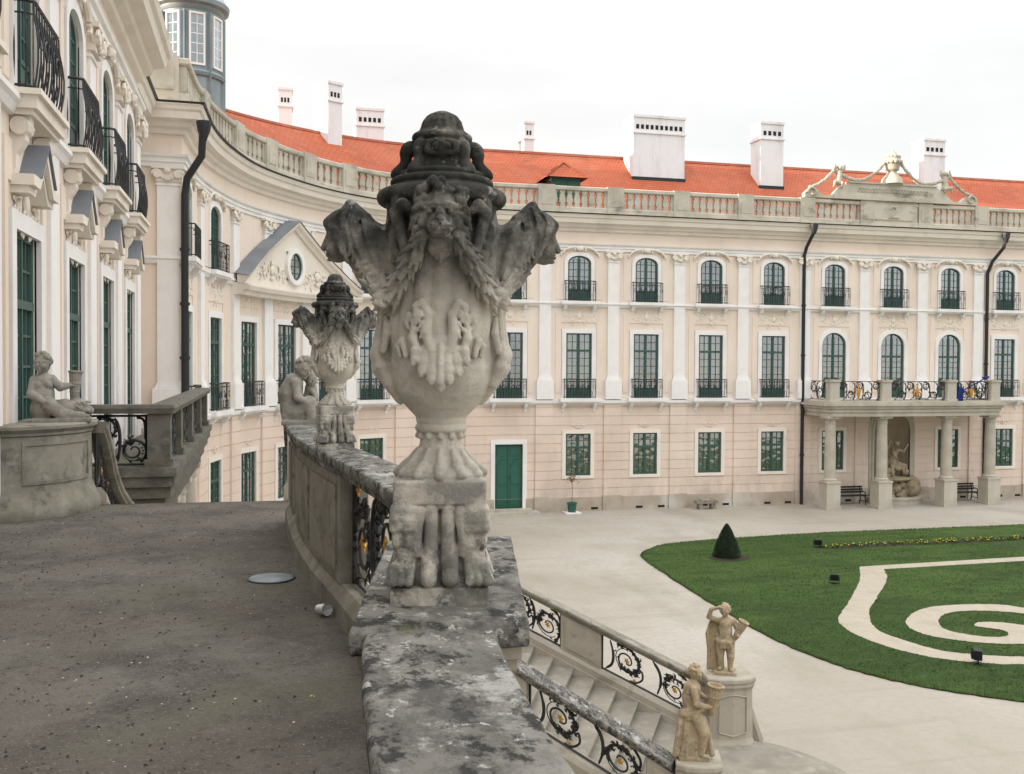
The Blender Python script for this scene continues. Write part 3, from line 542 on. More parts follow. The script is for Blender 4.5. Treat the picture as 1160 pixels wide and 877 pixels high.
        for y in (-1,1):   # carved folds of hood and hair
            for P_ in (((.244,.020,1.035),(.262,.042,.995),(.258,.050,.955),(.240,.050,.915)),((.226,.022,1.030),(.236,.047,.990),(.228,.056,.945),(.205,.058,.885)),((.205,.026,1.0),(.205,.050,.965),(.190,.058,.915),(.170,.056,.860))):
                for p,q in zip(P_,P_[1:]): d.cap(X(p[0],y*p[1],p[2]),X(q[0],y*q[1],q[2]),.0052,.0052,.003,cut=True)
            d.chain([X(.284,y*.030,.992),X(.271,y*.046,.968),X(.262,y*.050,.94)],[.007,.008,.005],.002)
            d.cap(X(.262,y*.040,.925),X(.250,y*.040,.895),.008,.008,.004,cut=True)
    d.torus((0,0,1.03),.118,.010,.004)
    # garlands
    def on(th,z,o=.012):
        r=float(np.interp(z,[b[1] for b in body],[b[0] for b in body]))+o; return np.array((r*math.sin(th),-r*math.cos(th),z))
    for q in (0,PI):
        for w in (-1,1):
            K=[(.20,.935,.055),(.30,.905,.04),(.50,.865,.022),(.72,.822,.014),(.92,.79,.014),(1.08,.785,.016),(1.25,.82,.02),(1.42,.86,.045)]
            pts=[on(q+w*a,z,o) for a,z,o in K]; d.chain(pts,[.014,.015,.016,.017,.019,.019,.015,.010],.004)
            for i in range(len(pts)-1):
                for j in range(20):
                    t=(j+rnd.random())/20; p=pts[i]*(1-t)+pts[i+1]*t; dr=pts[i+1]-pts[i]; dr/=np.linalg.norm(dr); v=np.array([rnd.uniform(-1,1) for _ in range(3)]); v-=dr*(v@dr); v/=np.linalg.norm(v)+1e-6
                    rad=.023 if i>0 else .019; tip=p+v*rad*1.3+dr*rad*rnd.uniform(.8,1.7); d.cap(tuple(p+v*rad*.6),tuple(tip),rad*.40,rad*.16,.0012)
            for j in range(12): p=on(q+w*rnd.uniform(.9,1.12),rnd.uniform(.76,.815),.028+.012*rnd.random()); d.ell(tuple(p),.0125,.002)
    # hanging fruit on the body between mask and side figures
    for q in range(4):
        a=PI/4+q*PI/2
        for j in range(9): p=on(a+rnd.uniform(-.12,.12),1.0-.013*j,.004); d.ell(tuple(p),.012+.006*rnd.random(),.004)
        d.chain([tuple(on(a,1.03,.01)),tuple(on(a+.06,.95,.012)),tuple(on(a-.05,.88,.008))],[.018,.014,.008],.006)
    return d.mesh('urn_body',M['urn'])
# ------------------------------------------------------------------ facades
def wall(mb,path,s0,s1,z0,z1,ops,o=0.,grooves=(),ds=.8,depth=.24,gd=.022):
    """wall sheet with real openings. ops: (centre, width, z0, z1, rise)"""
    ops=[q for q in ops if s0<q[0]<s1 and q[2]<z1 and q[3]>z0]
    xs=sorted(set([s0,s1]+[q[0]+w*q[1]/2 for q in ops for w in (-1,1)]+[a for a in path.S if s0<a<s1 and not any(abs(a-q[0])<q[1]/2+.05 for q in ops)]))
    zs=sorted(set([z0,z1]+[z for q in ops for z in (q[2],q[3]) if z0<z<z1]+[g+e for g in grooves for e in (-.014,.014) if z0<g<z1]))
    fr=[]
    for x in xs:
        i=min(range(len(path.S)),key=lambda k:abs(path.S[k]-x))
        if abs(path.S[i]-x)<1e-4 and 0<i<len(path.S)-1: P,n,z,_=path.samples(x-.2,x+.2)[[abs(q[3]-x)<1e-4 for q in path.samples(x-.2,x+.2)].index(True)]
        else: P,t,n,z=path.frame(x)
        fr.append((P,n))
    def V(i,oo,z): P,n=fr[i]; return (P.x+n.x*oo,P.y+n.y*oo,z)
    inop=lambda x,z:any(abs(x-q[0])<q[1]/2 and q[2]<z<q[3] for q in ops)
    off=[o-gd if any(abs((a+b)/2-g)<.01 for g in grooves) else o for a,b in zip(zs,zs[1:])]
    for i in range(len(xs)-1):
        xm=(xs[i]+xs[i+1])/2
        for j in range(len(zs)-1):
            if not inop(xm,(zs[j]+zs[j+1])/2): mb.add([V(i,off[j],zs[j]),V(i+1,off[j],zs[j]),V(i+1,off[j],zs[j+1]),V(i,off[j],zs[j+1])],[(0,1,2,3)])
            if j and off[j]!=off[j-1] and not inop(xm,zs[j]+.001) and not inop(xm,zs[j]-.001): mb.add([V(i,off[j-1],zs[j]),V(i+1,off[j-1],zs[j]),V(i+1,off[j],zs[j]),V(i,off[j],zs[j])],[(0,1,2,3)])
    for c,w,a,b,rise in ops:
        P,t,n,_=path.frame(c)
        L=lambda x,oo,z:(P.x+t.x*x+n.x*oo,P.y+t.y*x+n.y*oo,z)
        h=w/2; top=b-rise
        mb.add([L(-h,o,a),L(-h,o-depth,a),L(-h,o-depth,top),L(-h,o,top)],[(0,1,2,3)]); mb.add([L(h,o,a),L(h,o-depth,a),L(h,o-depth,top),L(h,o,top)],[(0,1,2,3)])
        mb.add([L(-h,o,a),L(h,o,a),L(h,o-depth,a),L(-h,o-depth,a)],[(0,1,2,3)])
        if rise<=0: mb.add([L(-h,o,b),L(h,o,b),L(h,o-depth,b),L(-h,o-depth,b)],[(0,1,2,3)])
        else:
            K=12; ar=[(-h*math.cos(PI*k/K),top+rise*math.sin(PI*k/K)) for k in range(K+1)]
            for (x0,q0),(x1,q1) in zip(ar,ar[1:]):
                mb.add([L(x0,o,q0),L(x1,o,q1),L(x1,o,b+.0),L(x0,o,b+.0)],[(0,1,2,3)]); mb.add([L(x0,o,q0),L(x1,o,q1),L(x1,o-depth,q1),L(x0,o-depth,q0)],[(0,1,2,3)])
def arch(w,z0,z1,rise,K=12):
    """outline (x,z) of an opening, counter-clockwise from lower left"""
    h=w/2
    if rise<=0: return [(-h,z0),(h,z0),(h,z1),(-h,z1)]
    return [(-h,z0),(h,z0)]+[(h*math.cos(PI*k/K),z1-rise+rise*math.sin(PI*k/K)) for k in range(K+1)]
def ring(mb,outl,inl,y0,y1):
    """a flat frame between two outlines with the same number of points, from y0 (front) to y1"""
    n=len(outl); vs=[(x,y,z) for y in (y0,y1) for l in (outl,inl) for x,z in l]
    fs=[]
    for i in range(n):
        j=(i+1)%n; fs+=[(i,j,n+j,n+i),(2*n+i,2*n+j,3*n+j,3*n+i),(i,j,2*n+j,2*n+i),(n+i,n+j,3*n+j,3*n+i)]
    mb.add(vs,fs)
def flat(mb,outl,y): n=len(outl); mb.add([(x,y,z) for x,z in outl],[tuple(range(n))])
def ext(w,z0,z1,rise,g,b=None): return arch(w+2*g,z0-(g if b is None else b),z1+g,rise+(g*.6 if rise>0 else 0))
def make_window(kind,w,h,rise,rows,low,transom,label=None):
    """local frame: x along the wall, -y out of it, z up from the sill. Root mesh is the green frame."""
    fr=MB(); D=.035; g=.06
    ring(fr,arch(w,0,h,rise),arch(w-2*g,g,h-g,max(0,rise-g*.5)),D,D+.09)
    fr.box(-.028,.028,D-.012,D+.07,g,h-g)
    if transom: fr.box(-w/2+g,w/2-g,D-.02,D+.07,transom-.05,transom+.05)
    base=low if low else g
    if low: fr.box(-w/2+g,w/2-g,D+.02,D+.06,g,low); 
    hh=h-g-(rise*.25 if rise else 0)
    for sx in (-1,1):
        x0,x1=(-w/2+g,-.03) if sx<0 else (.03,w/2-g)
        for a,b in ((x0,x0+.034),(x1-.034,x1)): fr.box(a,b,D+.005,D+.055,base,hh)
        xm=(x0+x1)/2; fr.box(xm-.014,xm+.014,D+.012,D+.05,base,hh)
        if low: fr.box(x0+.09,x1-.09,D+.008,D+.03,g+.08,low-.08)
        tz=transom or h
        n1=rows[0]
        for k in range(1,n1): z=base+(tz-base)*k/n1; fr.box(x0,x1,D+.012,D+.05,z-.014,z+.014)
        fr.box(x0,x1,D+.005,D+.055,base,base+.06)
        if transom and rows[1]>1:
            for k in range(1,rows[1]): z=tz+(h-tz)*k/rows[1]; fr.box(x0,x1,D+.012,D+.05,z-.014,z+.014)
    me_f=fr.mesh('window',M['green'])
    p=MB(); flat(p,arch(w-2*g,low or g,h-g,max(0,rise-g*.5)),D+.035); me_p=p.mesh('pane',M['glass'])
    cu=MB()
    for sx in (-1,1):
        n=14; vs=[];fs=[]; x0,x1=sx*(w/2),sx*.11
        for i in range(n+1):
            x=x0+(x1-x0)*i/n; y=D+.14+.025*math.sin(i*1.7); vs+=[(x,y,.05),(x+ (-sx*.03*math.sin(i)),y,h-.02-(rise*.6 if rise else 0))]
        for i in range(n): fs.append((2*i,2*i+2,2*i+3,2*i+1))
        cu.add(vs,fs)
    me_c=cu.mesh('curtain',M['curtain'],smooth=True)
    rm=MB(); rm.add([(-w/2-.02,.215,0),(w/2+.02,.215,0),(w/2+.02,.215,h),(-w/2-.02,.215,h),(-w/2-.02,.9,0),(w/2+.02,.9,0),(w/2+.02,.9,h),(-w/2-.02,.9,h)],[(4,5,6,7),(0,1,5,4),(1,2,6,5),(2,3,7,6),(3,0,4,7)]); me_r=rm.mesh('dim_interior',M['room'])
    return dict(frame=me_f,pane=me_p,curtain=me_c,interior=me_r,w=w,h=h,rise=rise)
def surround(w,h,rise,g,y0=-.06,bottom=0.,mname='white',sill=0):
    mb=MB(); ring(mb,ext(w,0,h,rise,g,bottom),arch(w,0,h,rise),y0,.02)
    if bottom==0: pass
    if sill: mb.box(-w/2-g-.05,w/2+g+.05,y0-.06,.0,-bottom-.09,-bottom-.002)
    return mb.mesh('surround',M[mname])
def railing(w,h,out,bulge=0.,fancy=True):
    """small iron balcony rail standing on a ledge; w wide, out deep"""
    mb=MB(); x0=w/2
    def prof(z): return bulge*math.sin(PI*min(1,max(0,(z/h))*1.15)) if bulge else 0
    P=[(-x0,.0),(-x0,-out),(x0,-out),(x0,.0)]
    def line(z,r):
        b=prof(z); mb.tube([(-x0-b,.0,z),(-x0-b,-out+.08-b,z),(-x0+.06-b*.7,-out-b,z),(x0-.06+b*.7,-out-b,z),(x0+b,-out+.08-b,z),(x0+b,.0,z)],r,5)
    line(h,.022); line(.06,.016); line(h*.86,.011)
    n=int(w/.13)
    for i in range(n+1):
        x=-x0+w*i/n; K=6 if bulge else 1
        mb.tube([(x*(1+prof(h*k/K)/x0*.8),-out-prof(h*k/K),h*k/K) for k in range(K+1)],.0105,4)
    m2=max(2,int(out/.13))
    for s in (-1,1):
        for i in range(m2):
            y=-out*(i+.3)/m2; K=6 if bulge else 1; mb.tube([(s*(x0+prof(h*k/K)),y-prof(h*k/K)*.5,h*k/K) for k in range(K+1)],.0105,4)
    if fancy:
        for i in range(n):
            cx=-x0+w*(i+.5)/n; z0=h*(.25 if i%2 else .6); b=prof(z0); mb.tube([(cx+.05*math.cos(a),-out-b,z0+.10*math.sin(a)) for a in [k*PI/5 for k in range(11)]],.008,4,cap=False)
        for sgn in (-1,1): mb.tube([(sgn*(w*.22+.11*math.cos(a)*(1-a/9)),-out-prof(h*.55)-.006,h*.52+.16*math.sin(a)*(1-a/9)) for a in [k*.45 for k in range(16)]],.012,4)
    return mb.mesh('balcony_railing',M['iron'],smooth=True)
def ledge(w,out,t,br=True,big=False):
    mb=MB(); mb.box(-w/2,w/2,-out,0.,-t,0.); mb.box(-w/2+.05,w/2-.05,-out+.05,0,-t-.06,-t+.001)
    if big: mb.box(-w/2-.05,w/2+.05,-out-.05,0,-.06,.004)
    if br:
        for s in (-1,1):
            x=s*(w/2-.22); H=.62 if big else .40; dd=out-.1
            pr=[(-dd,-t-.06),(-dd,-t-.16)]+[(-dd*(1-.15*k)+.02*math.sin(k*2),-t-.16-(H-.16)*k/6) for k in range(1,6)]+[(-.06,-t-H),(-.03,-t-H-.08),(0,-t-H-.08),(0,-t-.06)]
            n=len(pr); bw=.09 if big else .07; mb.add([(x-bw,y,z) for y,z in pr]+[(x+bw,y,z) for y,z in pr],[tuple(range(n)),tuple(range(2*n-1,n-1,-1))]+[(i,(i+1)%n,n+(i+1)%n,n+i) for i in range(n)])
            if big: 
                for q in (-1,1): mb.tube([(x+q*.10,-dd+.10,-t-.17)] + [(x+q*.10,-dd+.10+.09*math.cos(a),-t-.17+.09*math.sin(a)) for a in [k*PI/5 for k in range(11)]],.022,5)
                mb.tube([(x-.13,-dd+.1,-t-.17),(x+.13,-dd+.1,-t-.17)],.10,12)
    return mb.mesh('ledge',M['white' if not big else 'trim'])
def relief(w,h,seed=1,n=7,mname='trim',y=-.02,th=.022,fill=1.):
    """stucco scrolls and leaves in low relief, centred on x=0, z=0"""
    rnd=random.Random(seed); mb=MB()
    for s in (-1,1):
        rnd2=random.Random(seed+5)
        for k in range(n):
            cx=s*w*(.10+.38*(k/(n-1) if n>1 else 0)); cz=h*rnd2.uniform(-.32,.32)*(1-.3*k/n); r=h*rnd2.uniform(.12,.26)*(1-.35*k/n); a0=rnd2.uniform(0,6); dr=rnd2.choice((-1,1))
            mb.tube([(cx+s*r*(1-a/6.5)*math.cos(a0+dr*a),y-.012,cz+r*(1-a/6.5)*math.sin(a0+dr*a)) for a in [q*.42 for q in range(12)]],[th*(1.1-.06*q) for q in range(12)],5)
            for q in range(3): a=rnd2.uniform(0,6.3); mb.blob((cx+s*r*math.cos(a)*1.2,y,cz+r*1.2*math.sin(a)),h*.055,1,(1,.5,rnd2.uniform(1,1.9)))
    mb.blob((0,y,h*.12),h*.17,2,(.9,.4,1.2)); mb.blob((0,y-.01,h*.36),h*.10,1,(1.3,.5,.8)); mb.blob((0,y,-h*.2),h*.11,1,(1.5,.4,.8))
    return mb.mesh('stucco_relief',M[mname],smooth=True)
def capital_mesh(w=.84):
    mb=MB(); a=w/2
    mb.box(-a,a,-.20,0,.34,.42); mb.box(-a*.74,a*.74,-.13,0,0,.34)
    for s in (-1,1):
        mb.tube([(s*(a-.15)+s*.14*(1-t/8)*math.cos(t),-.17,.19+.14*(1-t/8)*math.sin(t)) for t in [k*.5 for k in range(15)]],.034,6); mb.tube([(s*(a-.15),-.20,.19),(s*(a-.15),-.08,.19)],.10,12)
        for k in range(4): mb.blob((s*(.05+.07*k),-.16,.05+.045*k),.045,1)
    mb.blob((0,-.17,.30),.09,1,(1.2,.6,1)); mb.blob((0,-.17,.06),.06,1)
    return mb.mesh('capital',M['trim'],smooth=True)
def pilaster_mesh(z0,z1,w=.56,dep=.10,ped=1.05):
    mb=MB(); a=w/2; mb.box(-a,a,-dep,0,z0+ped,z1)
    if ped: mb.box(-a-.12,a+.12,-dep-.10,0,z0,z0+ped-.16); mb.box(-a-.06,a+.06,-dep-.06,0,z0+ped-.16,z0+ped-.08); mb.box(-a-.03,a+.03,-dep-.03,0,z0+ped-.08,z0+ped+.001)
    mb.box(-a-.03,a+.03,-dep-.03,0,z1-.10,z1-.05)
    return mb.mesh('pilaster',M['white'])
W_UP=make_window('upper',1.13,2.1,.34,(5,1),.5,0)
W_MID=make_window('mid',1.25,3.0,0,(5,2),.42,2.2)
W_MIDA=make_window('midarch',1.32,3.2,.62,(6,2),.42,2.05)
W_MIDA['curtain'].materials[0]=M['browncurtain']
W_GR=make_window('ground',1.21,1.95,0,(4,2),0,1.3)
S_UP=surround(1.13,2.1,.34,.17); S_MID=surround(1.25,3.0,0,.20); S_MIDA=surround(1.32,3.2,.62,.19); S_GR=surround(1.21,1.95,0,.17,-.045,.14,'trim')
def keyst():
    mb=MB(); mb.tube([(.80*math.cos(a),-.10,1.76+.34+.26*math.sin(a)+.13) for a in [PI*k/14 for k in range(15)]],.055,6); mb.blob((0,-.11,2.42),.15,1,(1.3,.6,.9))
    for s in (-1,1): mb.tube([(s*.80,-.09,2.22),(s*.92,-.09,2.18),(s*.90,-.09,2.08)],.05,6); mb.tube([(s*.15,-.11,2.47),(s*.28,-.11,2.40),(s*.24,-.11,2.32)],.04,5)
    return mb.mesh('head_moulding',M['trim'],smooth=True)
K_UP=keyst(); R_UP=railing(1.45,.92,.28); L_UP=ledge(1.85,.34,.14); R_MID=railing(1.5,.88,.28); L_MID=ledge(1.95,.36,.16)
K_GR=relief(.55,.30,3,2)
REL=[relief(1.5,.75,s,4) for s in (11,23,37)]
CAP=capital_mesh(); PIL=pilaster_mesh(5.2,11.66); PILB=pilaster_mesh(5.1,11.66,.56,.05,0)
def place(path,s,z,root,meshes,o=0.):
    """window (or other part) standing in the wall: meshes = [(name, mesh)], the first is the part, the others its sub-parts"""
    P,t,n,_=path.frame(s); first=None
    for nm,me in meshes:
        if first is None:
            first=ob=bpy.data.objects.new(nm,me); COL.objects.link(ob); ob.parent=root
            ob.location=Vector((P.x+n.x*o,P.y+n.y*o,z))-root.location; ob.rotation_euler=(0,0,math.atan2(t.y,t.x))
        else: ob=bpy.data.objects.new(nm,me); COL.objects.link(ob); ob.parent=first
    return first
def win(W): return [('window',W['frame']),('pane',W['pane']),('curtain',W['curtain']),('dim_interior',W['interior'])]
GRO=[1.05+.42*k for k in range(10)]
CORN=[(0,12.93),(.10,12.96),(.12,13.08),(.24,13.13),(.27,13.25),(.46,13.30),(.50,13.48),(.56,13.53),(.60,13.65),(0,13.68)]
ARCHI=[(0,12.06),(.06,12.07),(.06,12.19),(.10,12.20),(.10,12.31),(.16,12.34),(.18,12.40),(0,12.42)]
BANDP=[(0,4.92),(.05,4.93),(.08,5.0),(.16,5.02),(.18,5.16),(0,5.19)]
LEDG=[(0,9.46),(.06,9.47),(.10,9.56),(.14,9.60),(.14,9.66),(0,9.68)]
def facade(path,root,s0,s1,bays,pils,mid,ground,upper,ds=None,door=None,big=False):
    ops=[]
    for i,s in enumerate(bays):
        if upper[i]: ops.append((s,1.13,9.73,11.83,.34))
        if mid[i]=='r': ops.append((s,1.25,5.25,8.25,0))
        elif mid[i]=='a': ops.append((s,1.32,5.25,8.45,.62))
        if ground[i]=='w': ops.append((s,1.21,1.65,3.60,0))
        elif ground[i]=='d': ops.append((s,1.3,.22,3.15,0))
        elif ground[i]=='n': ops.append((s,2.05,.30,4.55,1.0))
    g=MB(); wall(g,path,s0,s1,.64,5.0,ops,0,GRO); g.build('ground_floor_wall',M['pink'],root,world=True,recalc=False)
    u=MB(); wall(u,path,s0,s1,5.0,12.95,ops,0); u.build('upper_wall',M['cream'],root,world=True,recalc=False)
    p=MB(); wall(p,path,s0,s1,-.3,.64,ops,.05)
    sweep(p,path,s0,s1,[(0,.64),(.05,.64)],closed=False); p.build('plinth',M['plinth'],root,world=True,recalc=False)
    x=s0+1.2
    while x<s1-.6:
        if not any(abs(x-b)<1.1 and gg in 'dn' for b,gg in zip(bays,ground)): vents=MB(); fbox(vents,path,x-.17,x+.17,.03,.056,.06,.17); vents.build('cellar_vent',M['dark'],root,world=True)
        x+=1.11
    for nm,pr,m in [q for q in (('architrave',ARCHI,'white'),('cornice',CORN if not big else [(o*1.25,z) for o,z in CORN],'trim'),('storey_band',BANDP,'white'),('upper_ledge',LEDG,'white')) if not (big and q[0]=='storey_band')]:
        b=MB(); sweep(b,path,s0,s1,pr,ds=ds); b.build(nm,M[m],root,world=True)
    gt=MB(); sweep(gt,path,s0,s1,[(.56,13.68),(.64,13.66),(.66,13.72),(.58,13.73)]); gt.build('gutter_edge',M['pipe'],root,world=True)
    for i,s in enumerate(bays):   # raised wall fields between the pilasters
        if not (upper[i] or mid[i]!='.'): continue
        lo=max([q for q in pils if q<s],default=s-1.6)+.52; hi=min([q for q in pils if q>s],default=s+1.6)-.52
        if hi-lo<1.7: lo,hi=s-.84,s+.84
        for (a,b,W,za,zb) in ((9.82,11.95,1.13+.34,9.7,12.0),(5.5,9.2,1.25+.40,5.2,8.6)):
            for c,d_ in ((lo,s-W/2-.03),(s+W/2+.03,hi)):
                if d_-c>.12: pl=MB(); fbox(pl,path,c,d_,-.0,.028,a,b); pl.build('wall_panel',M['cream'],root,world=True)
            if zb<9.5: pl=MB(); fbox(pl,path,s-W/2-.03,s+W/2+.03,0,.026,8.75,b); pl.build('head_panel',M['cream'],root,world=True)
    for i,s in enumerate(bays):
        if upper[i]:
            place(path,s,9.73,root,win(W_UP)+[('surround',S_UP),('head_moulding',K_UP),('balcony_railing',R_UP if not big else RB),('ledge',L_UP if not big else LB)])
        if mid[i]=='r':
            place(path,s,5.25,root,win(W_MID)+[('surround',S_MID)]+([('balcony_railing',R_MID),('ledge',L_MID)] if not big else []))
            if not big: place(path,s,8.95,root,[('stucco_relief',REL[i%3])])
        elif mid[i]=='a':
            place(path,s,5.25,root,win(W_MIDA)+[('surround',S_MIDA)]); place(path,s,9.0,root,[('stucco_relief',REL[i%3])])
        if ground[i]=='w': place(path,s,1.65,root,win(W_GR)+[('surround',S_GR)]); place(path,s,3.98,root,[('stucco_relief',K_GR)])
    for s in pils:
        f=place(path,s,0,root,[('pilaster',PILB if big else PIL)]); c=bpy.data.objects.new('capital',CAP); COL.objects.link(c); c.parent=f; c.location=(0,0,11.66)
        if big: continue
        q=MB(); wall(q,path,s-.42,s+.42,.62,4.99,[],.07,GRO); 
        for e in (-.42,.42): sweep(q,path,s+e-.001,s+e+.001,[(0,.62),(.07,.62),(.07,4.99),(0,4.99)])
        q.build('pilaster_strip',M['pink'],root,world=True,recalc=False)
        q=MB(); fbox(q,path,s-.46,s+.46,.05,.13,-.2,.70); q.build('strip_base',M['plinth'],root,world=True)
def balustrade(path,root,s0,s1,piers,z=13.685):
    b=MB(); sweep(b,path,s0,s1,[(-.10,z),(.22,z),(.22,z+.30),(.18,z+.36),(-.06,z+.36),(-.10,z+.30)]); sweep(b,path,s0,s1,[(-.10,z+1.14),(-.06,z+1.10),(.18,z+1.10),(.22,z+1.14),(.22,z+1.26),(.16,z+1.30),(-.04,z+1.30),(-.10,z+1.26)])
    ps=sorted(piers)
    for a,c in zip([s0]+ps,ps+[s1]):
        a+=.42; c-=.42
        if c-a<.3: continue
        n=max(2,int(round((c-a)/.36))); st_=(c-a)/n
        for k in range(n+1):
            x=a+st_*k
            for (w,q0,q1) in ((.13,.36,.46),(.10,.46,.56),(.145,.56,.78),(.12,.78,.90),(.09,.90,1.0),(.13,1.0,1.10)):
                w2=w if 0<k<n else w*.8; fbox(b,path,max(s0,x-w2),min(s1,x+w2),0,.13,z+q0-.001,z+q1)
    b.build('roof_balustrade',M['balu'],root,world=True)
    for s in ps:
        q=MB(); fbox(q,path,max(s0,s-.40),min(s1,s+.40),-.13,.25,z,z+1.33); fbox(q,path,s-.27,s+.27,.25,.272,z+.42,z+1.05); q.build('balustrade_pier',M['balu'],root,world=True)
# --- the long wing
WP=Path([(-3.3,23.4),(-3.3,28.5)]+[tuple(v) for v in catmull([(-2.1,28.5),(-1.95,31),(-1.5,33.6),(-.6,36.5),(.95,39.2),(2.7,41.3),(4.9,42.9),(7.4,43.8),(9.8,44),(12.2,44)],6)][:-1]+[(12.2,44),(52,44)])
def ws(x,y): # arc position of the point of the path nearest to x,y
    best=None
    for i in range(2,len(WP.p)-1):
        a,b=WP.p[i],WP.p[i+1]; t=max(0,min(1,(Vector((x,y))-a).dot(b-a)/(b-a).length_squared)); q=(a+(b-a)*t-Vector((x,y))).length
        if best is None or q<best[0]: best=(q,WP.S[i]+(WP.S[i+1]-WP.S[i])*t)
    return best[1]
cb=[(-2.04,29.75),(-1.49,33.65),(-.49,36.74),(.89,39.11),(2.63,41.24),(4.53,42.69),(7.66,43.83)]
bx=[10.92+3.31*k for k in range(13)]
sb=[ws(*c) for c in cb]+[ws(x,44) for x in bx]
cp=[(-1.75,31.8),(-.93,35.63),(.17,37.98),(1.66,40.16),(3.39,41.89),(6.0,43.4)]
sp=[ws(*c) for c in cp]+[ws(x,44) for x in [9.3]+[12.58+3.31*k for k in range(12)]]
wing=empty('palace_wing',(14,46,0),0,'pink and cream palace wing with curved corner and red tiled roof behind the courtyard','palace')
RB=LB=None
nb=len(sb); up=[True,True,False,False,False,True,True]+[True]*13
md=['r']*7+['r']*13; gr=['w']*20
for k in (5,6,7): md[7+k]='a'
gr[7]='d'; gr[7+6]='n'
facade(WP,wing,0,WP.L,sb,sp,md,gr,up,ds=.7)
pc=place(WP,WP.S[2]-.36,0,wing,[('pilaster',PIL)]); c=bpy.data.objects.new('capital',CAP); COL.objects.link(c); c.parent=pc; c.location=(0,0,11.66)
balustrade(WP,wing,WP.S[1]+.3,WP.L,[WP.S[2]-.46]+[s for s in sp])
# door and its step
s=sb[7]; P,t,n,_=WP.frame(s)
d=MB(); d.box(-.65,.65,.10,.16,0,2.93)
for sx in (-1,1):
    x0,x1=(-.62,-.02) if sx<0 else (.02,.62); d.box(x0+.08,x1-.08,.075,.11,.15,.95); d.box(x0+.08,x1-.08,.075,.11,1.1,1.9)
    d.tube([(x0+.08,.09,2.0),(x0+.3,.09,2.25),(x1-.08,.09,2.3)],.03,5); d.box(x0+.08,x1-.08,.075,.11,2.4,2.8)
d.box(-.02,.02,.07,.12,0,2.93); dm=d.mesh('door',M['greendoor'])
sr=MB(); ring(sr,arch(1.3+.4,0,3.13,0),arch(1.3,-.0,2.93,0),-.055,.02); hd=MB(); hd.tube([(.05,.06,1.35),(.05,.02,1.35),(.05,.02,1.47)],.012,5)
place(WP,s,.22,wing,[('door',dm),('surround',sr.mesh('surround',M['white'])),('door_handle',hd.mesh('door_handle',M['iron']))])
ds_=MB(); ds_.box(P.x-1.3,P.x+1.3,43.2,43.95,-.05,.12); ds_.box(P.x-1.0,P.x+1.0,43.5,43.95,.12,.22); ds_.build('door_step',M['balu'],wing,world=True)
# roof
rf=MB(); RP=[(-.75,13.9),(-5.2,17.55),(-5.35,17.55),(-11.5,13.3)]
sweep(rf,WP,WP.S[2]+2.6,WP.L,RP[:2],closed=False,uv=True); 
b2=MB(); sweep(b2,WP,WP.S[2]+2.6,WP.L,[RP[1],RP[3]],closed=False,uv=True)
rf.v2=None
n0=len(rf.v); rf.v+=b2.v; rf.f+=[tuple(a+n0 for a in f) for f in b2.f]; rf.uv+=b2.uv
roof=rf.build('roof',M['tile'],wing,world=True,recalc=False)
rb=MB(); sweep(rb,WP,WP.S[2]+2.6,WP.L,[(-5.10,17.50),(-5.2,17.64),(-5.32,17.50)],ds=1.); rb.build('ridge_tiles',M['tile'],roof)
tg=MB(); sweep(tg,WP,WP.S[1]+.05,WP.L,[(-.12,13.6),(-.8,13.85),(-.8,13.6)],closed=True); tg.build('roof_gutter',M['lead'],wing,world=True)
ww=MB(); sweep(ww,WP,WP.S[2],WP.L,[(-11.4,-.2),(-11.4,13.4)],closed=False); ww.add([(52,44.0,-.2),(52,55.4,-.2),(52,55.4,13.4),(52,48.2,17.4),(52,44.0,13.6)],[(0,1,2,3,4)]); ww.build('rear_wall',M['cream'],wing,world=True,recalc=False)
def chimney(x0,x1,y0,y1,zb,zt,holes,base=True):
    m=MB(); m.box(x0,x1,y0,y1,zb-1.0,zt); m.box(x0-.05,x1+.05,y0-.05,y1+.05,zt-.14,zt-.02); m.box(x0-.06,x1+.06,y0-.06,y1+.06,zt-.95,zt-.88)
    ch=m.build('chimney',M['chim'],roof)
    h=MB(); n=holes; st_=(x1-x0-.2)/n
    for k in range(n): h.box(x0+.1+st_*(k+.2),x0+.1+st_*(k+.8),y0-.012,y0+.05,zt-.72,zt-.5)
    h.build('smoke_holes',M['dark'],ch)
    if base: f=MB(); f.box(x0-.04,x1+.04,y0-.05,y1,zb-.4,zb+.14); f.build('base_flashing',M['pipe'],ch)
    return ch
for a in ((18.18,20.98,47.55,48.9,16.19,19.47,10),(25.16,26.48,47.38,48.45,16.05,19.53,4),(35.27,36.62,47.84,48.85,16.43,19.37,4)): chimney(*a)
chimney(13.2,13.72,50.3,51.3,17.2,19.45,2); chimney(.75,1.4,49.2,50.2,17.6,20.0,3); chimney(4.6,6.0,51.0,52,17.4,19.75,5)
def rchim(c,w,dp,rz,zb,zt,holes):
    m=MB(); m.M=Matrix.Translation((c[0],c[1],0))@Matrix.Rotation(rz,4,'Z'); m.box(0,w,0,dp,zb-1,zt); m.box(-.05,w+.05,-.05,dp+.05,zt-.14,zt-.02); m.box(-.06,w+.06,-.06,dp+.06,zt-.95,zt-.88); ch=m.build('chimney',M['chim'],roof)
    h=MB(); h.M=m.M
    for k in range(holes): h.box(.1+(w-.2)*(k+.2)/holes,.1+(w-.2)*(k+.8)/holes,-.012,.05,zt-.72,zt-.5)
    h.build('smoke_holes',M['dark'],ch)
rchim((2.95,46.9),.75,1.3,R(27),16.3,19.85,3)
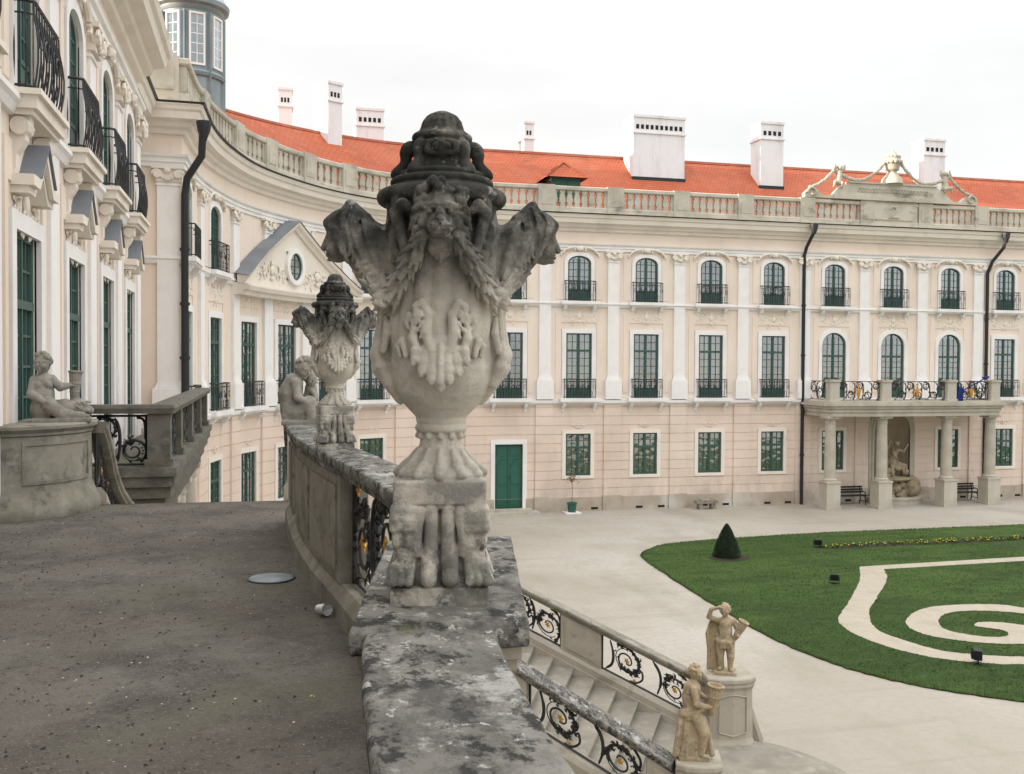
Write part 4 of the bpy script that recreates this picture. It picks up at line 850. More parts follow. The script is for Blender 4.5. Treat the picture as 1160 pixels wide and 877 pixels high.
# dormer
dm=MB(); dm.box(13.3,14.75,45.55,47.5,14.6,15.75); dz=dm.build('dormer',M['green'],roof)
dr=MB(); dr.add([(12.98,45.2,15.66),(15.06,45.2,15.66),(14.02,45.95,16.45),(12.98,48,15.66),(15.06,48,15.66),(14.02,48.6,16.45)],[(0,1,2),(0,2,5,3),(1,4,5,2)],[[(0,0),(2,0),(1,1.1)],[(0,0),(0,1.2),(3,1.2),(3,0)],[(0,0),(3,0),(3,1.2),(0,1.2)]]); dr.build('dormer_roof',M['tile'],dz,recalc=False)
dg=MB(); dg.tube([(12.98,45.2,15.66),(14.02,45.95,16.47),(15.06,45.2,15.66)],.055,5); dg.tube([(14.02,45.95,16.47),(14.02,48,16.47)],.055,5); dg.build('hip_tiles',M['tile'],dz)
dg=MB(); dg.box(13.5,13.95,45.52,45.56,14.8,15.55); dg.box(14.1,14.55,45.52,45.56,14.8,15.55); dg.build('dormer_shutter',M['greendoor'],dz)
# carved crest on the roof balustrade
cx0=30.55
cr=MB()
def YB(x0,x1,z0,z1,y0=43.72,y1=44.12): cr.box(x0,x1,y0,y1,z0,z1)
YB(cx0-3.35,cx0+3.35,15.03,15.22,43.66,44.14); out=[]
top=[(-4.9,15.04),(-4.9,15.25),(-4.6,15.5),(-4.2,15.42),(-3.9,15.15),(-3.4,15.2),(-3.0,15.6),(-2.4,15.86),(2.4,15.86),(3.0,15.6),(3.4,15.2),(3.9,15.15),(4.2,15.42),(4.6,15.5),(4.9,15.25),(4.9,15.04)]
n=len(top); cr.add([(cx0+x,43.76,z) for x,z in top]+[(cx0+x,44.06,z) for x,z in top],[tuple(range(n)),tuple(range(2*n-1,n-1,-1))]+[(i,(i+1)%n,n+(i+1)%n,n+i) for i in range(n)])
YB(cx0-2.5,cx0+2.5,15.84,15.92,43.70,44.12); YB(cx0-1.42,cx0+1.42,13.99,15.035,43.80,44.1); YB(cx0-1.1,cx0+1.1,14.1,14.88,43.745,43.81)
for s in (-1,1): cr.tube([(cx0+s*(4.5+.28*(1-a/7)*math.cos(a)),43.72,15.28+.28*(1-a/7)*math.sin(a)) for a in [k*.5 for k in range(13)]],.06,5)
crest=cr.build('roof_crest',M['balu'],wing,world=True)
mk=MB(); pts=[(-.22,14.62),(-.1,14.74),(.12,14.72),(.14,14.6),(-.02,14.42),(-.2,14.26),(.05,14.24),(.28,14.28)]; mk.tube([(cx0+x,43.69,z) for x,z in pts],.03,5); mk.tube([(cx0-.3,43.69,14.2),(cx0+.35,43.69,14.2)],.02,4); 
for k in range(22): mk.tube([(cx0-1.9+.18*k+.08*math.cos(a),43.74,15.52+.10*math.sin(a)) for a in [q*PI/4 for q in range(9)]],.018,4)
mk.build('relief_marks',M['balu'],crest)
vs=MB(); vs.lathe([(.55,0),(.5,.25),(.28,.5),(.2,.62),(.34,.72),(.38,.95),(.48,1.12),(.40,1.22),(.36,1.34),(.2,1.55),(.08,1.66),(.02,1.8)],(cx0,43.9,15.9),16)
for k in range(14): a=k*2*PI/14; vs.blob((cx0+.42*math.cos(a),43.9+.42*math.sin(a),16.98),.11,1); vs.blob((cx0+.34*math.cos(a),43.9+.34*math.sin(a),17.25),.09,1)
v=vs.build('crest_vase',M['portico'],crest,smooth=True)
def garl(m,a,b,sag,r=.085,n=26):
    a=Vector(a); b=Vector(b)
    for k in range(n+1): t=k/n; p=a+(b-a)*t-Vector((0,0,4*sag*t*(1-t))); m.blob(p,r*random.uniform(.8,1.25),1,(1.1,1,1),.1)
for s in (-1,1):
  for a_,b_,sg in (((cx0+s*.35,43.85,17.1),(cx0+s*1.6,43.85,16.05),.15),((cx0+s*1.6,43.85,16.05),(cx0+s*2.9,43.85,16.25),.12),((cx0+s*3.15,43.85,16.6),(cx0+s*4.6,43.85,15.55),.2)): g=MB(); garl(g,a_,b_,sg); g.build('crest_garland',M['portico'],crest,smooth=True)
#(cx0+s*.35,43.85,17.1),(cx0+s*1.6,43.85,16.05),.15); garl(g,(cx0+s*1.6,43.85,16.05),(cx0+s*2.9,43.85,16.25),.12); garl(g,(cx0+s*3.15,43.85,16.6),(cx0+s*4.6,43.85,15.55),.2)
for s in (-1,1):
    d=Sdf((-.5,-.35,-.05),(.5,.35,1.25),.022); d.ell((0,0,.25),(.2,.16,.2),.05); d.chain([(0,0,.3),(s*-.05,0,.55),(s*-.05,0,.72)],[.16,.14,.13],.04); d.ell((s*-.08,-.03,.95),.13,.04)
    d.chain([(s*-.15,0,.75),(s*-.32,-.05,.9),(s*-.3,-.05,1.1)],[.06,.05,.045],.02); d.chain([(s*.1,0,.72),(s*.28,-.05,.85),(s*.2,-.05,1.1)],[.06,.05,.04],.02)
    d.chain([(.05,-.05,.2),(s*.25,-.15,.22),(s*.3,-.12,0)],[.1,.08,.05],.03); d.chain([(-.05,-.05,.2),(-s*.1,-.2,.15),(-s*.12,-.15,-.02)],[.1,.08,.05],.03)
    o=link('crest_child_figure',d.mesh('crest_child_figure',M['portico']),crest,); o.location=(cx0+s*3.05,43.85,15.62)
# downpipes
def pipe(pts,r=.075,hop=None,nm='downpipe'):
    m=MB(); m.tube(pts,r,8)
    for k in range(1,5): z=pts[-1][2]+(pts[-2][2]-pts[-1][2])*k/5; m.tube([(pts[-1][0],pts[-1][1],z-.04),(pts[-1][0],pts[-1][1],z+.04)],r*1.35,8)
    if hop: m.lathe([(.07,-.35),(.16,-.1),(.2,.12),(.2,.16)],hop,8)
    m.build(nm,M['pipe'],wing,smooth=True,world=True)
pipe([(25.85,43.25,13.6),(25.85,43.3,13.2),(25.75,43.72,12.6),(25.7,43.84,12.2),(25.7,43.84,0)],.085,(25.85,43.22,13.5))
pipe([(36.75,43.25,13.5),(36.7,43.3,12.9),(36.35,43.7,12.2),(36.2,43.84,11.6),(36.2,43.84,0)],.085,(36.75,43.22,13.45))
pipe([(-1.52,27.85,13.1),(-1.56,27.9,12.3),(-1.95,28.2,11.75),(-2.02,28.28,11.3),(-2.02,28.3,4.)],.10,(-1.5,27.85,13.05))
# pediment over the three middle bays of the curve
pm=empty  # (keeps the name short below)
c0=ws(.89,39.11); a0,a1=c0-4.1,c0+4.1; hh=2.35; ZB=9.45
def ZT(s): return ZB+.15+hh*(1-abs(s-c0)/4.1)
ty=MB(); N=28
fr=[]
for i in range(N+1):
    s=a0+(a1-a0)*i/N; fr.append((WP.frame(s),s))
vs_=[];fs_=[]
for (P,t,n,_),s in fr: vs_+=[(P.x+n.x*.34,P.y+n.y*.34,ZB),(P.x+n.x*.34,P.y+n.y*.34,ZT(s)-.1)]
for i in range(N): fs_.append((2*i,2*i+2,2*i+3,2*i+1))
ty.add(vs_,fs_); ped=ty.build('pediment',M['trim'],wing,world=True,recalc=False)
cn=MB(); sweep(cn,WP,a0-.1,a1+.1,[(0,9.14),(.36,9.15),(.40,9.28),(.50,9.32),(.56,9.46),(.56,9.52),(0,9.56)],ds=.5)
for sgn in (-1,1):
    prof=[(.2,-.10),(.42,-.10),(.48,.02),(.58,.08),(.62,.20),(.2,.22)]; K=14; vv=[];ff=[];m_=len(prof)
    for i in range(K+1):
        s=c0+sgn*(4.1+.1)*(1-i/K); P,t,n,_=WP.frame(s); z=ZT(s) if abs(s-c0)<=4.1 else ZB+.15
        for o,q in prof: vv.append((P.x+n.x*o,P.y+n.y*o,z+q))
    for i in range(K):
        for k in range(m_): ff.append((i*m_+k,(i+1)*m_+k,(i+1)*m_+(k+1)%m_,i*m_+(k+1)%m_))
    ff+=[tuple(range(m_)),tuple(K*m_+k for k in range(m_))]; cn.add(vv,ff)
cn.build('pediment_cornice',M['trim'],ped)
sl=MB()
for sgn in (-1,1):
    K=14; vv=[];ff=[]
    for i in range(K+1):
        s=c0+sgn*4.25*(1-i/K); P,t,n,_=WP.frame(s); z=ZT(s) if abs(s-c0)<=4.1 else ZB+.12
        vv+=[(P.x+n.x*.66,P.y+n.y*.66,z+.22),(P.x+n.x*.05,P.y+n.y*.05,z+.30),(P.x+n.x*-.0,P.y+n.y*-.0,z+.1)]
    for i in range(K): ff+=[(3*i,3*i+3,3*i+4,3*i+1)]
    sl.add(vv,ff)
sl.build('pediment_cover',M['lead'],ped,recalc=False)
P,t,n,_=WP.frame(c0); rz=math.atan2(t.y,t.x)
ov=MB(); ov.M=Matrix.Translation((P.x+n.x*.36,P.y+n.y*.36,ZB+1.0))@Matrix.Rotation(rz,4,'Z')
el=lambda a,b:[(a*math.cos(k*PI/12),b*math.sin(k*PI/12)) for k in range(24)]
ring(ov,el(.62,.70),el(.44,.52),-.12,.03); ow=ov.build('oval_window',M['white'],ped)
og=MB(); og.M=ov.M; flat(og,el(.45,.53),-.03); og.build('pane',M['glass'],ow); og=MB(); og.M=ov.M; ring(og,el(.46,.54),el(.38,.46),-.06,.0)
for k in range(-1,2): og.box(-.4,.4,-.05,-.02,k*.25-.02,k*.25+.02)
og.box(-.02,.02,-.05,-.02,-.5,.5); og.box(-.5,.5,.0,.02,-.55,.55); og.build('frame',M['green'],ow)
for s_,sd in ((-1.6,51),(1.6,52)):
    P2,t2,n2,_=WP.frame(c0+s_); rr=bpy.data.objects.new('stucco_relief',relief(1.9,.95,sd,6,'trim')); COL.objects.link(rr); rr.parent=ped; rr.location=(P2.x+n2.x*.36,P2.y+n2.y*.36,ZB+.62); rr.rotation_euler=(0,0,math.atan2(t2.y,t2.x))
# lantern turret behind the curved roof
T=MB(); tc=(-2.68,41.0,0)
T.lathe([(1.18,13.5),(1.18,17.7),(1.26,17.74),(1.30,17.86),(1.24,17.94),(1.17,17.98),(1.17,20.2),(1.22,20.25),(1.26,20.38),(1.42,20.45),(1.46,20.62),(1.36,20.72),(1.1,21.2),(.7,21.8),(.2,22.3),(.05,23.0)],tc,28); tur=T.build('roof_turret',M['cupola'],wing,smooth=True,world=True)
for k in range(8):
    a=k*PI/4+.25; m=MB(); m.M=Matrix.Translation(tc)@Matrix.Rotation(a,4,'Z')
    ring(m,[(-.30,18.1),(.30,18.1),(.30,20.1),(-.30,20.1)],[(-.23,18.18),(.23,18.18),(.23,20.02),(-.23,20.02)],-1.21,-1.06)
    for q in range(1,5): m.box(-.23,.23,-1.17,-1.14,18.18+q*.37-.015,18.18+q*.37+.015)
    m.box(-.015,.015,-1.17,-1.14,18.18,20.02); f=m.build('turret_window',M['white'],tur)
    p=MB(); p.M=m.M; p.add([(-.23,-1.168,18.18),(.23,-1.168,18.18),(.23,-1.168,20.02),(-.23,-1.168,20.02)],[(0,1,2,3)]); p.build('pane',M['glass'],f)
    s2=MB(); s2.M=m.M; s2.box(-.49,-.45,-1.21,-1.0,13.6,20.15); s2.build('metal_seam',M['cupola'],tur)
# portico
PX0,PX1=25.72,35.62
def py(x): return 42.2+.0*(x-30.6)
slab=MB()
poly=[(PX0,43.9),(PX0,41.9),(25.95,41.62),(26.9,41.62),(28.2,41.40),(33.1,41.40),(34.3,41.62),(35.4,41.62),(PX1,41.9),(PX1,43.9)]
grow=lambda pl,g:[(x+(g if x>30.6 else -g),y-(g if y<43.5 else 0)) for x,y in pl]
for g,z0,z1 in ((-.12,4.42,4.62),(-.06,4.622,4.80),(.02,4.80,4.92),(.10,4.922,5.04),(.0,5.042,5.14)): slab.prism(grow(poly,g),z0,z1)
por=slab.build('portico',M['portico'],wing,world=True)
cols=[(26.2,42.15),(28.85,41.95),(32.45,41.95),(35.1,42.15)]
cm=MB(); cm.box(-.40,.40,-.40,.40,-.05,.14); cm.box(-.36,.36,-.36,.36,.14,1.25); cm.box(-.39,.39,-.39,.39,1.25,1.33); cm.lathe([(.33,1.33),(.34,1.42),(.27,1.47),(.265,1.6),(.265,2.6),(.235,4.05),(.26,4.08),(.26,4.13),(.24,4.15),(.25,4.24),(.33,4.32)],(0,0,0),20); cm.box(-.35,.35,-.35,.35,4.32,4.419)
cme=cm.mesh('column',M['portico'],smooth=True)
bpm=MB(); bpm.box(-.25,.25,-.2,.2,5.14,6.05); bpm.box(-.29,.29,-.24,.24,6.05,6.16); bpm.box(-.29,.29,-.24,.24,5.138,5.24); bme=bpm.mesh('parapet_pier',M['portico'])
for x,y in cols:
    for nm,me,yy in (('column',cme,y),('parapet_pier',bme,y-.15)):
        o=bpy.data.objects.new(nm,me); COL.objects.link(o); o.parent=por; o.location=(x,yy,0)
def scrollpanel(fn,L,H,n,r=.013,seed=0,flowers=True,leaf=1.):
    """wrought-iron scrolls: fn(u,v)->point. returns (iron mesh builder, gold mesh builder)"""
    m=MB(); G=[]; rnd=random.Random(seed); w=L/n
    m.tube([fn(L*k/12,.02) for k in range(13)],r*1.1,4); m.tube([fn(L*k/12,H-.02) for k in range(13)],r*1.1,4)
    m.tube([fn(.015,H*k/3) for k in range(4)],r*1.1,4); m.tube([fn(L-.015,H*k/3) for k in range(4)],r*1.1,4)
    cm_=lambda pl,k=5:[tuple(v) for v in catmull(pl,k)]
    for i in range(n):
        s=1 if i%2==0 else -1; R0=min(w*.47,H*.40); cx=w*(i+.54); cz=H*.5+s*(H*.46-R0)
        sp=[(cx+R0*(1-.080*t)*math.cos(-s*t+PI*s*.5+.5),cz+R0*(1-.080*t)*math.sin(-s*t+PI*s*.5+.5)) for t in [k*.33 for k in range(32)]]
        m.tube([fn(*p) for p in sp],[r*1.5-r*.7*k/31 for k in range(32)],5)
        ir=[(cx+R0*.80*math.cos(k*.4+1.5),cz+R0*.80*math.sin(k*.4+1.5)) for k in range(11)]; m.tube([fn(*p) for p in ir],r*.55,4)
        for k in range(14):
            a=rnd.uniform(0,6.3); q=R0*rnd.uniform(.55,.9); m.tube([fn(cx+q*math.cos(a),cz+q*math.sin(a)),fn(cx+(q+.13*R0)*math.cos(a+.18),cz+(q+.13*R0)*math.sin(a+.18))],[r*.9,r*.3],4)
        x0=cx-R0; e0,e1=H*.5-s*H*.44,H*.5+s*H*.42
        if x0>.03: m.tube([fn(*p) for p in cm_([(max(.03,x0-w*.16),e0),(x0-w*.02,H*.5-s*H*.22),(x0+w*.01,H*.5+s*H*.08),(x0-w*.06,e1)])],[r*.7,r]+[r*1.7]*10+[r*1.2]*3+[r*.6],5)
        m.tube([fn(*p) for p in cm_([(cx+R0*.2,e0),(cx+R0*.7,H*.5-s*H*.40),(min(L-.03,cx+R0*1.12),H*.5-s*H*.22),(min(L-.03,cx+R0*1.05),H*.5-s*H*.02),(cx+R0*.85,H*.5-s*H*.12)])],[r*.8]+[r*1.25]*14+[r]*5+[r*.6],5)
        for k in range(int(12*leaf)):
            p=sp[rnd.randrange(0,14)]; a=rnd.uniform(0,6.3); l=H*rnd.uniform(.05,.11); q=(p[0]+l*math.cos(a),p[1]+l*math.sin(a)); q2=(q[0]+l*.7*math.cos(a+1.2),q[1]+l*.7*math.sin(a+1.2))
            if all(.02<z[1]<H-.02 and .02<z[0]<L-.02 for z in (q,q2)): m.tube([fn(*p),fn((p[0]+q[0])/2,(p[1]+q[1])/2),fn(*q),fn(*q2)],[r*.8,r*2.1,r*1.7,r*.3],5,flat=.6)
        for (x,z,k) in ((cx,cz,1.),(cx+R0*.55,H*.5-s*H*.38,.7)):
            if flowers:
                g=MB(); G.append(g)
                for j in range(6): a=j*PI/3+.3; g.tube([fn(x,z),fn(x+.026*k*math.cos(a)*H/.6,z+.026*k*math.sin(a)*H/.6),fn(x+.052*k*math.cos(a)*H/.6,z+.052*k*math.sin(a)*H/.6)],[.011*k,.016*k,.005],5)
                g.blob(fn(x,z),.024*k*H/.6,1)
    return m,G
segs=[((PX0+.1,43.85),(PX0+.1,42.05),None),((PX0+.1,42.0),(26.0,42.0),None)]
for (x0,y0),(x1,y1) in zip([]+[(c[0]+.27,c[1]-.15) for c in cols[:3]],[(c[0]-.27,c[1]-.15) for c in cols[1:]]):
    L=math.hypot(x1-x0,y1-y0); f=lambda u,v,x0=x0,y0=y0,x1=x1,y1=y1,L=L:(x0+(x1-x0)*u/L,y0+(y1-y0)*u/L,5.18+v)
    m,g=scrollpanel(f,L,.92,max(2,int(L/.42)),.016,3,False,1.2); pr=m.build('iron_railing',M['iron'],por)
    if L>1.5:
        gg=MB(); cx=L/2
        gg.lathe([(.02,0),(.07,.1),(.11,.3),(.07,.5),(.03,.62),(.07,.68),(.01,.78)],f(cx,.08),8,1,.35)
        for s in (-1,1): gg.tube([f(cx+s*.16,.2),f(cx+s*.26,.38),f(cx+s*.16,.55),f(cx+s*.1,.45)],.03,5)
        gg.build('gilded_cartouche',M['gold'],por)
for x in (PX0+.42,PX1-.42):
    f=lambda u,v,x=x:(x,42.05+u,5.18+v); m,g=scrollpanel(f,1.8,.92,3,.016,4,False); m.build('iron_railing',M['iron'],por)
# niche with fountain
s=sb[13]; NX=WP.frame(s)[0].x
nc=MB(); K=14; h=1.025; vs_=[];fs_=[]
col_=[(math.cos(PI-PI*k/K),math.sin(PI*k/K)) for k in range(K+1)]
zz=[.3,3.55]+[3.55+1.0*math.sin(q*PI/12) for q in range(1,7)]; rr_=[1,1]+[math.cos(q*PI/12)+.001 for q in range(1,7)]
for z,r_ in zip(zz,rr_):
    for cx_,sy in col_: vs_.append((NX+h*r_*cx_,44.0+.85*r_*sy,z))
for i in range(len(zz)-1):
    for k in range(K): fs_.append((i*(K+1)+k,i*(K+1)+k+1,(i+1)*(K+1)+k+1,(i+1)*(K+1)+k))
fs_.append(tuple(range(K+1))); nc.add(vs_,fs_); ni=nc.build('fountain_niche',M['niche'],wing,smooth=True,world=True)
q=MB(); q.M=Matrix.Translation((NX,44,.3)); ring(q,ext(2.05,0,4.25,1.0,.30,0),arch(2.05,0,4.25,1.0),-.10,.02); ring(q,ext(2.05,0,4.25,1.0,.12,0),arch(2.05,0,4.25,1.0),-.14,-.08); q.build('niche_frame',M['portico'],ni)
fo=empty('niche_fountain',(NX,43.35,0),0,'stone wall fountain with carved figures over rocky basin in the niche behind the portico columns','fountain')
d=Sdf((-1.35,-.75,-.05),(1.35,1.15,3.75),.03); rnd=random.Random(8)
for k in range(46): a=rnd.uniform(-.85,.85); z=rnd.uniform(0,1.35); d.ell((a*(1-.2*z),.55+rnd.uniform(-.45,.2)*(1-.25*z),z),rnd.uniform(.12,.26),.03)
d.ell((0,.15,1.18),(.80,.42,.13),.04); d.box((0,.6,.5),(.7,.3,.5),.1,.05)
for k in range(9): d.ell((-.6+.15*k,.28+rnd.uniform(-.1,.1),1.45+rnd.uniform(-.05,.35)),rnd.uniform(.12,.22),.03)
d.ell((.48,.3,1.75),(.2,.2,.18),.03); d.chain([(-.5,.3,1.35),(-.62,.25,1.6),(-.5,.2,1.85)],[.14,.1,.05],.03)
d.chain([(-.1,.45,1.9),(-.05,.42,2.2),(.05,.38,2.55)],[.2,.15,.17],.05); d.ell((.12,.33,2.95),.13,.03); d.chain([(.18,.36,2.62),(.42,.2,2.55),(.6,.1,2.9)],[.08,.06,.04],.03); d.chain([(-.08,.36,2.62),(-.2,.1,2.4),(-.05,0,2.2)],[.08,.06,.04],.03)
d.chain([(-.05,.4,2.0),(-.25,.15,1.8),(-.3,.05,1.4)],[.15,.11,.07],.03); d.chain([(.05,.4,2.0),(.3,.15,1.85),(.35,.05,1.5)],[.15,.11,.07],.03)
d.chain([(-.35,.6,1.9),(-.4,.55,2.6),(-.1,.6,3.0)],[.16,.13,.08],.05)
o=link('carved_rockwork',d.mesh('carved_rockwork',M['fount']),fo)
bs=MB(); pr=[(1.45*math.cos(a),.35-1.05*math.sin(a)) for a in [k*PI/24 for k in range(25)]]; pi_=[(1.22*math.cos(a),.35-.85*math.sin(a)) for a in [k*PI/24 for k in range(25)]]
for z0,z1,e in ((0,.22,1.),(.22,.34,1.04)):
    po=[(x*e,.35+(y-.35)*e) for x,y in pr]; n=25; bs.add([(x,y,z0) for x,y in po]+[(x,y,z1) for x,y in po]+[(x,y,z1) for x,y in pi_]+[(x,y,z0) for x,y in pi_],[(i,i+1,n+i+1,n+i) for i in range(24)]+[(n+i,n+i+1,2*n+i+1,2*n+i) for i in range(24)]+[(2*n+i,2*n+i+1,3*n+i+1,3*n+i) for i in range(24)])
bs.build('basin_rim',M['portico'],fo,smooth=True)
wt=MB(); wt.add([(x,y,.16) for x,y in pi_],[tuple(range(25))]); wt.build('basin_floor',M['fount'],fo)
rs=MB(); rs.blob((.95,.2,.75),.55,2,(.8,.7,1.1),.03); rs.build('side_boulder',M['fount'],fo,smooth=True); rs=MB(); rs.blob((-1.0,.3,.5),.4,2,(.8,.7,1.2),.03); rs.build('side_boulder',M['fount'],fo,smooth=True)
# benches
def bench(loc,rz,label):
    b=empty('park_bench',loc,rz,label,'bench','benches under the portico')
    m=MB(); [m.box(-.85,.85,-.22+.105*k,-.14+.105*k,.42,.455) for k in range(4)]; m.build('seat',M['bench'],b)
    m=MB(); [m.box(-.85,.85,.24+.03*k,.265+.03*k,.54+.12*k,.63+.12*k) for k in range(3)]; m.build('backrest',M['bench'],b)
    for x in (-.7,.7):
        m=MB(); m.tube([(x,-.26,0),(x,-.22,.2),(x,-.16,.42),(x,-.2,.60),(x,.05,.64),(x,.22,.60)],.03,6); m.tube([(x,.30,0),(x,.22,.25),(x,.22,.45),(x,.32,.88)],.03,6); m.tube([(x,-.2,.40),(x,.24,.40)],.028,6); m.tube([(x,-.22,.16),(x,.26,.16)],.02,6); m.build('leg',M['iron'],b,smooth=True)
bench((28.1,43.35,0),0,'dark slatted bench against the wall just left of the niche fountain'); bench((34.55,43.35,0),0,'dark slatted bench against the wall behind the rightmost portico columns')
# flag hanging from the balcony
fl=empty('blue_flag',(33.4,41.75,5.2),0,'small dark blue flag on a slanting pole at the portico balcony railing','flag')
m=MB(); m.tube([(-.6,0,-.0),(-.55,.0,.3),(.95,-.35,1.15)],.03,6); m.build('flag_pole',M['cloth'],fl)
m=MB(); vs_=[];fs_=[]
for i in range(9):
    for j in range(6): vs_.append((-.62+.42*i/8,-.06+.05*math.sin(i*1.9)+.01*j,.62-.95*j/5+.05*math.sin(i)))
for i in range(8):
    for j in range(5): fs_.append((i*6+j,i*6+j+1,(i+1)*6+j+1,(i+1)*6+j))
m.add(vs_,fs_); m.blob((.8,-.3,1.08),.1,1,(2.4,.6,.7)); m.build('flag_cloth',M['cloth'],fl,smooth=True,recalc=False)
# ------------------------------------------------------------------ main block at the left
mb_=empty('palace_main_block',(-8,4,0),0,'tall cream palace front at the left with bulging black iron balconies and hooded green windows','palace')
MP=Path([(-2.65,-16),(-2.65,23.4)])
RB=railing(1.36,.98,.25,.055); LB=ledge(1.55,.30,.2,True,True)
my=[12.5-3.05*k for k in range(8,0,-1)]+[12.5,15.55,18.6,21.65]; ms=[y+16 for y in my]
facade(MP,mb_,0,MP.L,ms,[s-1.52 for s in ms]+[ms[-1]+1.5],['r']*12,['.']*12,[True]*12,big=True)
# hoods over the tall windows
hm=MB(); W_=.98
hp=[(-W_,3.42),(-W_+.22,3.42),(-.36,3.42),(0,3.92),(.36,3.42),(W_-.22,3.42),(W_,3.42)]
def strip(m,pl,th,y0,y1):
    n=len(pl)
    for (x0,z0),(x1,z1) in zip(pl,pl[1:]):
        m.add([(x0,y0,z0),(x1,y0,z1),(x1,y0,z1+th),(x0,y0,z0+th),(x0,y1,z0),(x1,y1,z1),(x1,y1,z1+th),(x0,y1,z0+th)],[(0,1,2,3),(4,5,6,7),(0,1,5,4),(3,2,6,7),(0,3,7,4),(1,2,6,5)])
strip(hm,[(-.68,3.62),(-.36,3.62),(0,4.02),(.36,3.62),(.68,3.62)],.12,-.25,0); strip(hm,[(-.64,3.54),(-.33,3.54),(0,3.92),(.33,3.54),(.64,3.54)],.08,-.19,0); hme=hm.mesh('window_hood',M['trim'])
hc=MB(); strip(hc,[(-.40,3.735),(0,4.165),(.40,3.735)],.02,-.28,0); hce=hc.mesh('hood_cover',M['lead'])
h3=relief(1.15,.62,61,6,'trim',-.02,.024)
for s in ms: place(MP,s,5.25-.15,mb_,[('window_hood',hme),('hood_cover',hce)]); place(MP,s,8.52,mb_,[('stucco_relief',h3)])
m=MB(); m.add([(-2.65,23.4,-.2),(-14,23.4,-.2),(-14,23.4,13.6),(-2.65,23.4,13.6)],[(0,1,2,3)]); m.add([(-2.65,-16,-.2),(-14,-16,-.2),(-14,-16,13.6),(-2.65,-16,13.6)],[(0,1,2,3)]); m.add([(-14,23.4,-.2),(-14,-16,-.2),(-14,-16,13.6),(-14,23.4,13.6)],[(0,1,2,3)]); m.build('rear_wall',M['cream'],mb_,world=True,recalc=False)
m=MB(); Z=13.74; m.add([(-2.2,-16.3,Z),(-2.2,23.6,Z),(-14.2,23.6,Z),(-14.2,-16.3,Z),(-7.5,-11,18.6),(-7.5,18.5,18.6),(-9,18.5,18.6),(-9,-11,18.6)],[(0,1,5,4),(1,2,6,5),(2,3,7,6),(3,0,4,7),(4,5,6,7),(0,1,2,3)]); m.build('roof',M['tile'],mb_,world=True)
# ------------------------------------------------------------------ terrace
DZ=5.15
PR=Path([tuple(v) for v in catmull([(.20,-3),(.23,-1),(.27,.5),(.31,1.45),(.375,2.25),(.60,3.4),(.735,4.4),(.715,5.3),(.60,6.5),(.47,7.65),(.39,9.0),(.375,10.6)],8)])
def sY(p,y): return min((abs(p.frame(k*.01)[0].y-y),k*.01) for k in range(int(p.L*100)))[1]
edge=[(v.x,v.y) for v in PR.p]
tp=[(-2.65,-3)]+edge+[(.42,12.2),(-1.85,12.2),(-2.0,12.45),(-2.65,12.45)]
m=MB(); m.prism(tp,-.2,DZ-.012); m.build('terrace_base',M['stonelt']); tag(bpy.data.objects['terrace_base'],kind='structure')
m=MB(); m.prism([(x+(.0),y) for x,y in tp],DZ-.012,DZ); tag(m.build('terrace_deck',M['deck']),kind='structure')
def litter(name,m_,n,size,up_,dens=1.):
    mb=MB(); rnd=random.Random(n)
    k=0
    while k<n:
        y=.9+11.2*rnd.random()**1.3; x=rnd.uniform(-2.6,.35)
        e=PR.frame(sY(PR,y) if False else min(PR.L-.1,y+3.05))[0].x-.2
        if x>e or rnd.random()>(1-.72*(x+2.6)/3.0): continue
        s=size*rnd.uniform(.4,1.5); a=rnd.uniform(0,6.3); z=DZ+.001; c,q=math.cos(a)*s,math.sin(a)*s; h=s*up_*rnd.random()
        mb.add([(x-c,y-q,z),(x+q*.6,y-c*.6,z+h*.3),(x+c,y+q,z+h*.5),(x-q*.6,y+c*.6,z+h)],[(0,1,2),(0,2,3),(0,1,3),(1,2,3)]); k+=1
    return tag(mb.build(name,m_),kind='stuff')
litter('dark_seed_litter',M['speck'],4200,.0085,1.)['label']='dark seeds and crumbs scattered over the terrace surface'
litter('pale_grit',M['speckl'],900,.0060,.9)['label']='pale stone chips scattered over the terrace surface'
litter('leaf_scraps',M['litterleaf'],40,.011,.4)['label']='yellowed leaf scraps lying on the terrace surface'
